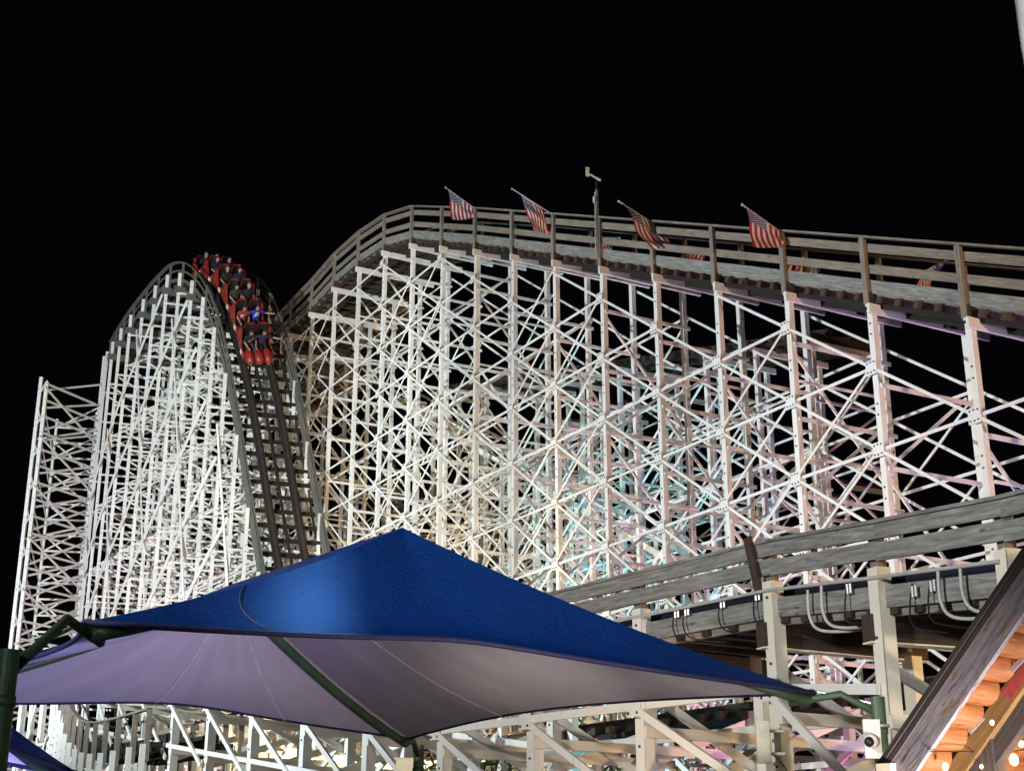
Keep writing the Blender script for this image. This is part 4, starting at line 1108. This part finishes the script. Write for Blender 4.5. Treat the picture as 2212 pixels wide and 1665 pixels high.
# ================================================================== 11. small equipment
pR = cR + V(((cR - cL).x, (cR - cL).y, 0)) * 0
cen = (cL + cR + cF + cB) / 4
outR = V((cR.x - cen.x, cR.y - cen.y, 0)).normalized(); postR = cR + outR * .55
sc = empty("security_camera", postR); tag(sc, "white security camera on its back plate strapped to the green canopy post", "camera")
c = at(1858, 1602, (postR - V((0, 0, CAMZ))).y * 0.99)
c = V((postR.x - .10, postR.y - .10, c.z))
MB().beam(c + V((0, 0, -.17)), c + V((0, 0, .17)), .15, .03, (1, 0, 0)).build("back_plate", M["boxwhite"], sc)
m = MB(); m.tube([c + V((0, -.01, -.02)), c + V((-.05, -.11, -.03))], [.065, .055], 14); m.build("housing", M["boxwhite"], sc, smooth=True)
m = MB(); m.ball(c + V((-.06, -.12, -.035)), .045, .045, .045); m.build("lens_dome", M["black"], sc, smooth=True)
m = MB(); m.tube(catmull([c + V((.16, .02, -.1)), c + V((.24, 0, -.2)), c + V((.24, 0, -.32)), c + V((.17, 0, -.36))], 5), .008, 6); m.build("cable", M["black"], sc)
for dz in (.12, -.13):
    m = MB(); m.tube([(postR.x, postR.y, c.z + dz - .012), (postR.x, postR.y, c.z + dz + .012)], .092, 14); m.build("strap", M["galv"], sc)
ant = empty("radio_antenna", near_p(0)); tag(ant, "flat cream panel antenna held off the white post by two rods", "antenna")
pa = at(1648, 1602, 17.2)
m = MB(); m.beam(pa + V((0, 0, -.25)), pa + V((0, 0, .25)), .16, .07, (1, 0, 0)); m.build("panel", M["signcream"], ant)
for dz in (-.13, .14): MB().tube([pa + V((-.1, .05, dz)), pa + V((.28, .1, dz))], .02, 8).build("rod", M["boxwhite"], ant)
MB().tube(catmull([pa + V((.1, .06, -.13)), pa + V((.2, .02, -.22)), pa + V((.3, .06, -.40)), pa + V((.3, .1, -.7))], 5), .008, 6).build("cable", M["black"], ant)
# white cabinet beside the far canopy post
cb = empty("equipment_cabinet", at(880, 1660, 21)); tag(cb, "small cream cabinet beside the far canopy post", "cabinet")
q = at(884, 1660, 21); m = MB(); m.beam((q.x, q.y, 0), (q.x, q.y, q.z + .12), .38, .3, (1, 0, 0)); m.build("body", M["signcream"], cb)
m = MB(); m.beam((q.x, q.y, q.z + .12), (q.x, q.y, q.z + .15), .42, .34, (1, 0, 0)); m.build("lid", M["cream"], cb)
# white mast whose edge cuts the top right corner
mast = empty("white_mast", at(2222, 60, 9)); tag(mast, "white tapering mast cutting the top right corner", "mast")
q = at(2222, 40, 9.0); m = MB(); m.tube([(q.x + .0, q.y, 0), (q.x, q.y, q.z - .55), (q.x, q.y, q.z - .22), (q.x, q.y, q.z + 1.2)], [.055, .055, .07, .075], 16); m.build("shaft", [M["boxwhite"]], mast, smooth=True)
m = MB(); m.tube([(q.x, q.y, q.z + 1.2), (q.x, q.y, q.z + 1.26)], .12, 16); m.build("cap", M["boxwhite"], mast)
spot("mast_floodlight", (q.x - 1.5, q.y - 4, 2.5), (q.x, q.y, q.z + .3), 1500, COOL, 20, .5)

# shrubs glimpsed under the trestle
leafm = plain("green_leaves", (0.07, 0.14, 0.03), .6, 0, .5, 12)
def shrub(label, c, rx, h, n):
    root = empty("shrub", (c[0], c[1], 0)); tag(root, label, "shrub")
    st = MB()
    for k in range(6):
        a = random.random() * 6.28; st.tube([(c[0], c[1], 0), (c[0] + math.cos(a) * rx * .3, c[1] + math.sin(a) * rx * .3, h * .5), (c[0] + math.cos(a) * rx * .55, c[1] + math.sin(a) * rx * .55, h * .85)], [.04, .025, .01], 6)
    st.build("stem", M["brown"], root)
    m = MB()
    for k in range(n):
        a, e, r = random.random() * 6.28, random.uniform(-.7, 1.5), random.random() ** .4
        p = V((c[0] + math.cos(a) * math.cos(e) * rx * r, c[1] + math.sin(a) * math.cos(e) * rx * r, h * .58 + math.sin(e) * h * .45 * r))
        d1 = V((random.uniform(-1, 1), random.uniform(-1, 1), random.uniform(-1, 1))).normalized(); d2 = d1.orthogonal().normalized(); s = random.uniform(.06, .13)
        n0 = len(m.v); m.v += [p - d1 * s, p + d2 * s * .4, p + d1 * s, p - d2 * s * .4]; m.quadface((n0, n0 + 1, n0 + 2, n0 + 3), ((0, 0), (1, 0), (1, 1), (0, 1)), 0)
    m.build("foliage", leafm, root)
q = at(1022, 1640, 31); shrub("bright green shrub glimpsed under the low trestle near the far canopy post", (q.x, q.y), 1.5, 4.4, 1500)
q = at(1400, 1655, 34); shrub("dim green shrub deep under the trestle, right of the canopy's far corner", (q.x, q.y), 1.8, 4.2, 1300)
spot("shrub_uplight", tuple(at(1022, 1660, 29).xy) + (.3,), tuple(at(1022, 1640, 31).xy) + (3.2,), 260, (1.0, 1.0, .55), 60, .6)

# ================================================================== 12. lamps out of the picture: plaza lamps and added fills for canopies and cabin
def mirror_spot(name, px, py, L_, R_, T_, dist, power, ang):
    """unseen lamp beyond the canopy, set at the mirror angle so its light glances off the near panel"""
    n = (R_ - L_).cross(T_ - L_).normalized(); n = n if n.z > 0 else -n
    c = V((0, 0, CAMZ)); r = (at(px, py, 1) - c).normalized()
    t = (L_ - c).dot(n) / r.dot(n); p = c + r * t; d = r - 2 * r.dot(n) * n
    return spot(name, p + d * dist, p, power, (.22, .56, 1.0), ang, 1.0, .22)
mirror_spot("plaza_lamp", 690, 1262, cL, cR, E2, 14, 22000, 3.5)
mirror_spot("fill_sheen", 540, 1300, cL, cR, E2, 14, 4000, 2.4)  # second spot, added to shape the highlight on the blue cloth
spot("fill_lining_violet", (-3.4, 9.0, .5), (-4.6, 14.6, 4.6), 900, (.44, .41, 1.0), 64, .9, .4)  # added violet fill that turns the left lining lavender
spot("fill_lining_right", (3.5, 7.0, .6), (0.2, 14, 5.0), 2300, (1.0, .84, .84), 75, .9, .4)  # added fill that brightens the right side of the lining
spot("fill_lining_patch", (.6, 12.6, .4), (.2, 15, 4.4), 150, (1.0, .86, .72), 40, .9, .15)  # this and the next: added spots for soft bright patches on the lining
spot("fill_lining_patch", (2.2, 11.2, .4), (2.0, 13.5, 4.2), 110, (1.0, .86, .72), 36, .9, .15)
spot("plaza_pole_lamp", (-3, -6, 6), (-1.5, 10, 4), 1700, (.85, .92, 1.0), 70, .8, .4)
spot("fill_bargeboard", (-3.2, .5, 3.6), (3.6, 6.5, 3.2), 130, (.95, .93, 1.0), 60, .8, .25)  # added fill from the camera side to light the bargeboard
spot("trestle_peach", (1.5, 17.0, .3), (1.0, 22, 4.5), 420, (1.0, .66, .42), 80, .8, .2)
spot("trestle_cool", (-9.5, 17.0, .8), (-4.5, 30, 5), 850, COOL, 80, .8, .2)
spot("trestle_lilac", (6.8, 20.5, .3), (5.5, 26, 5), 800, (.72, .55, 1.0), 80, .8, .2)
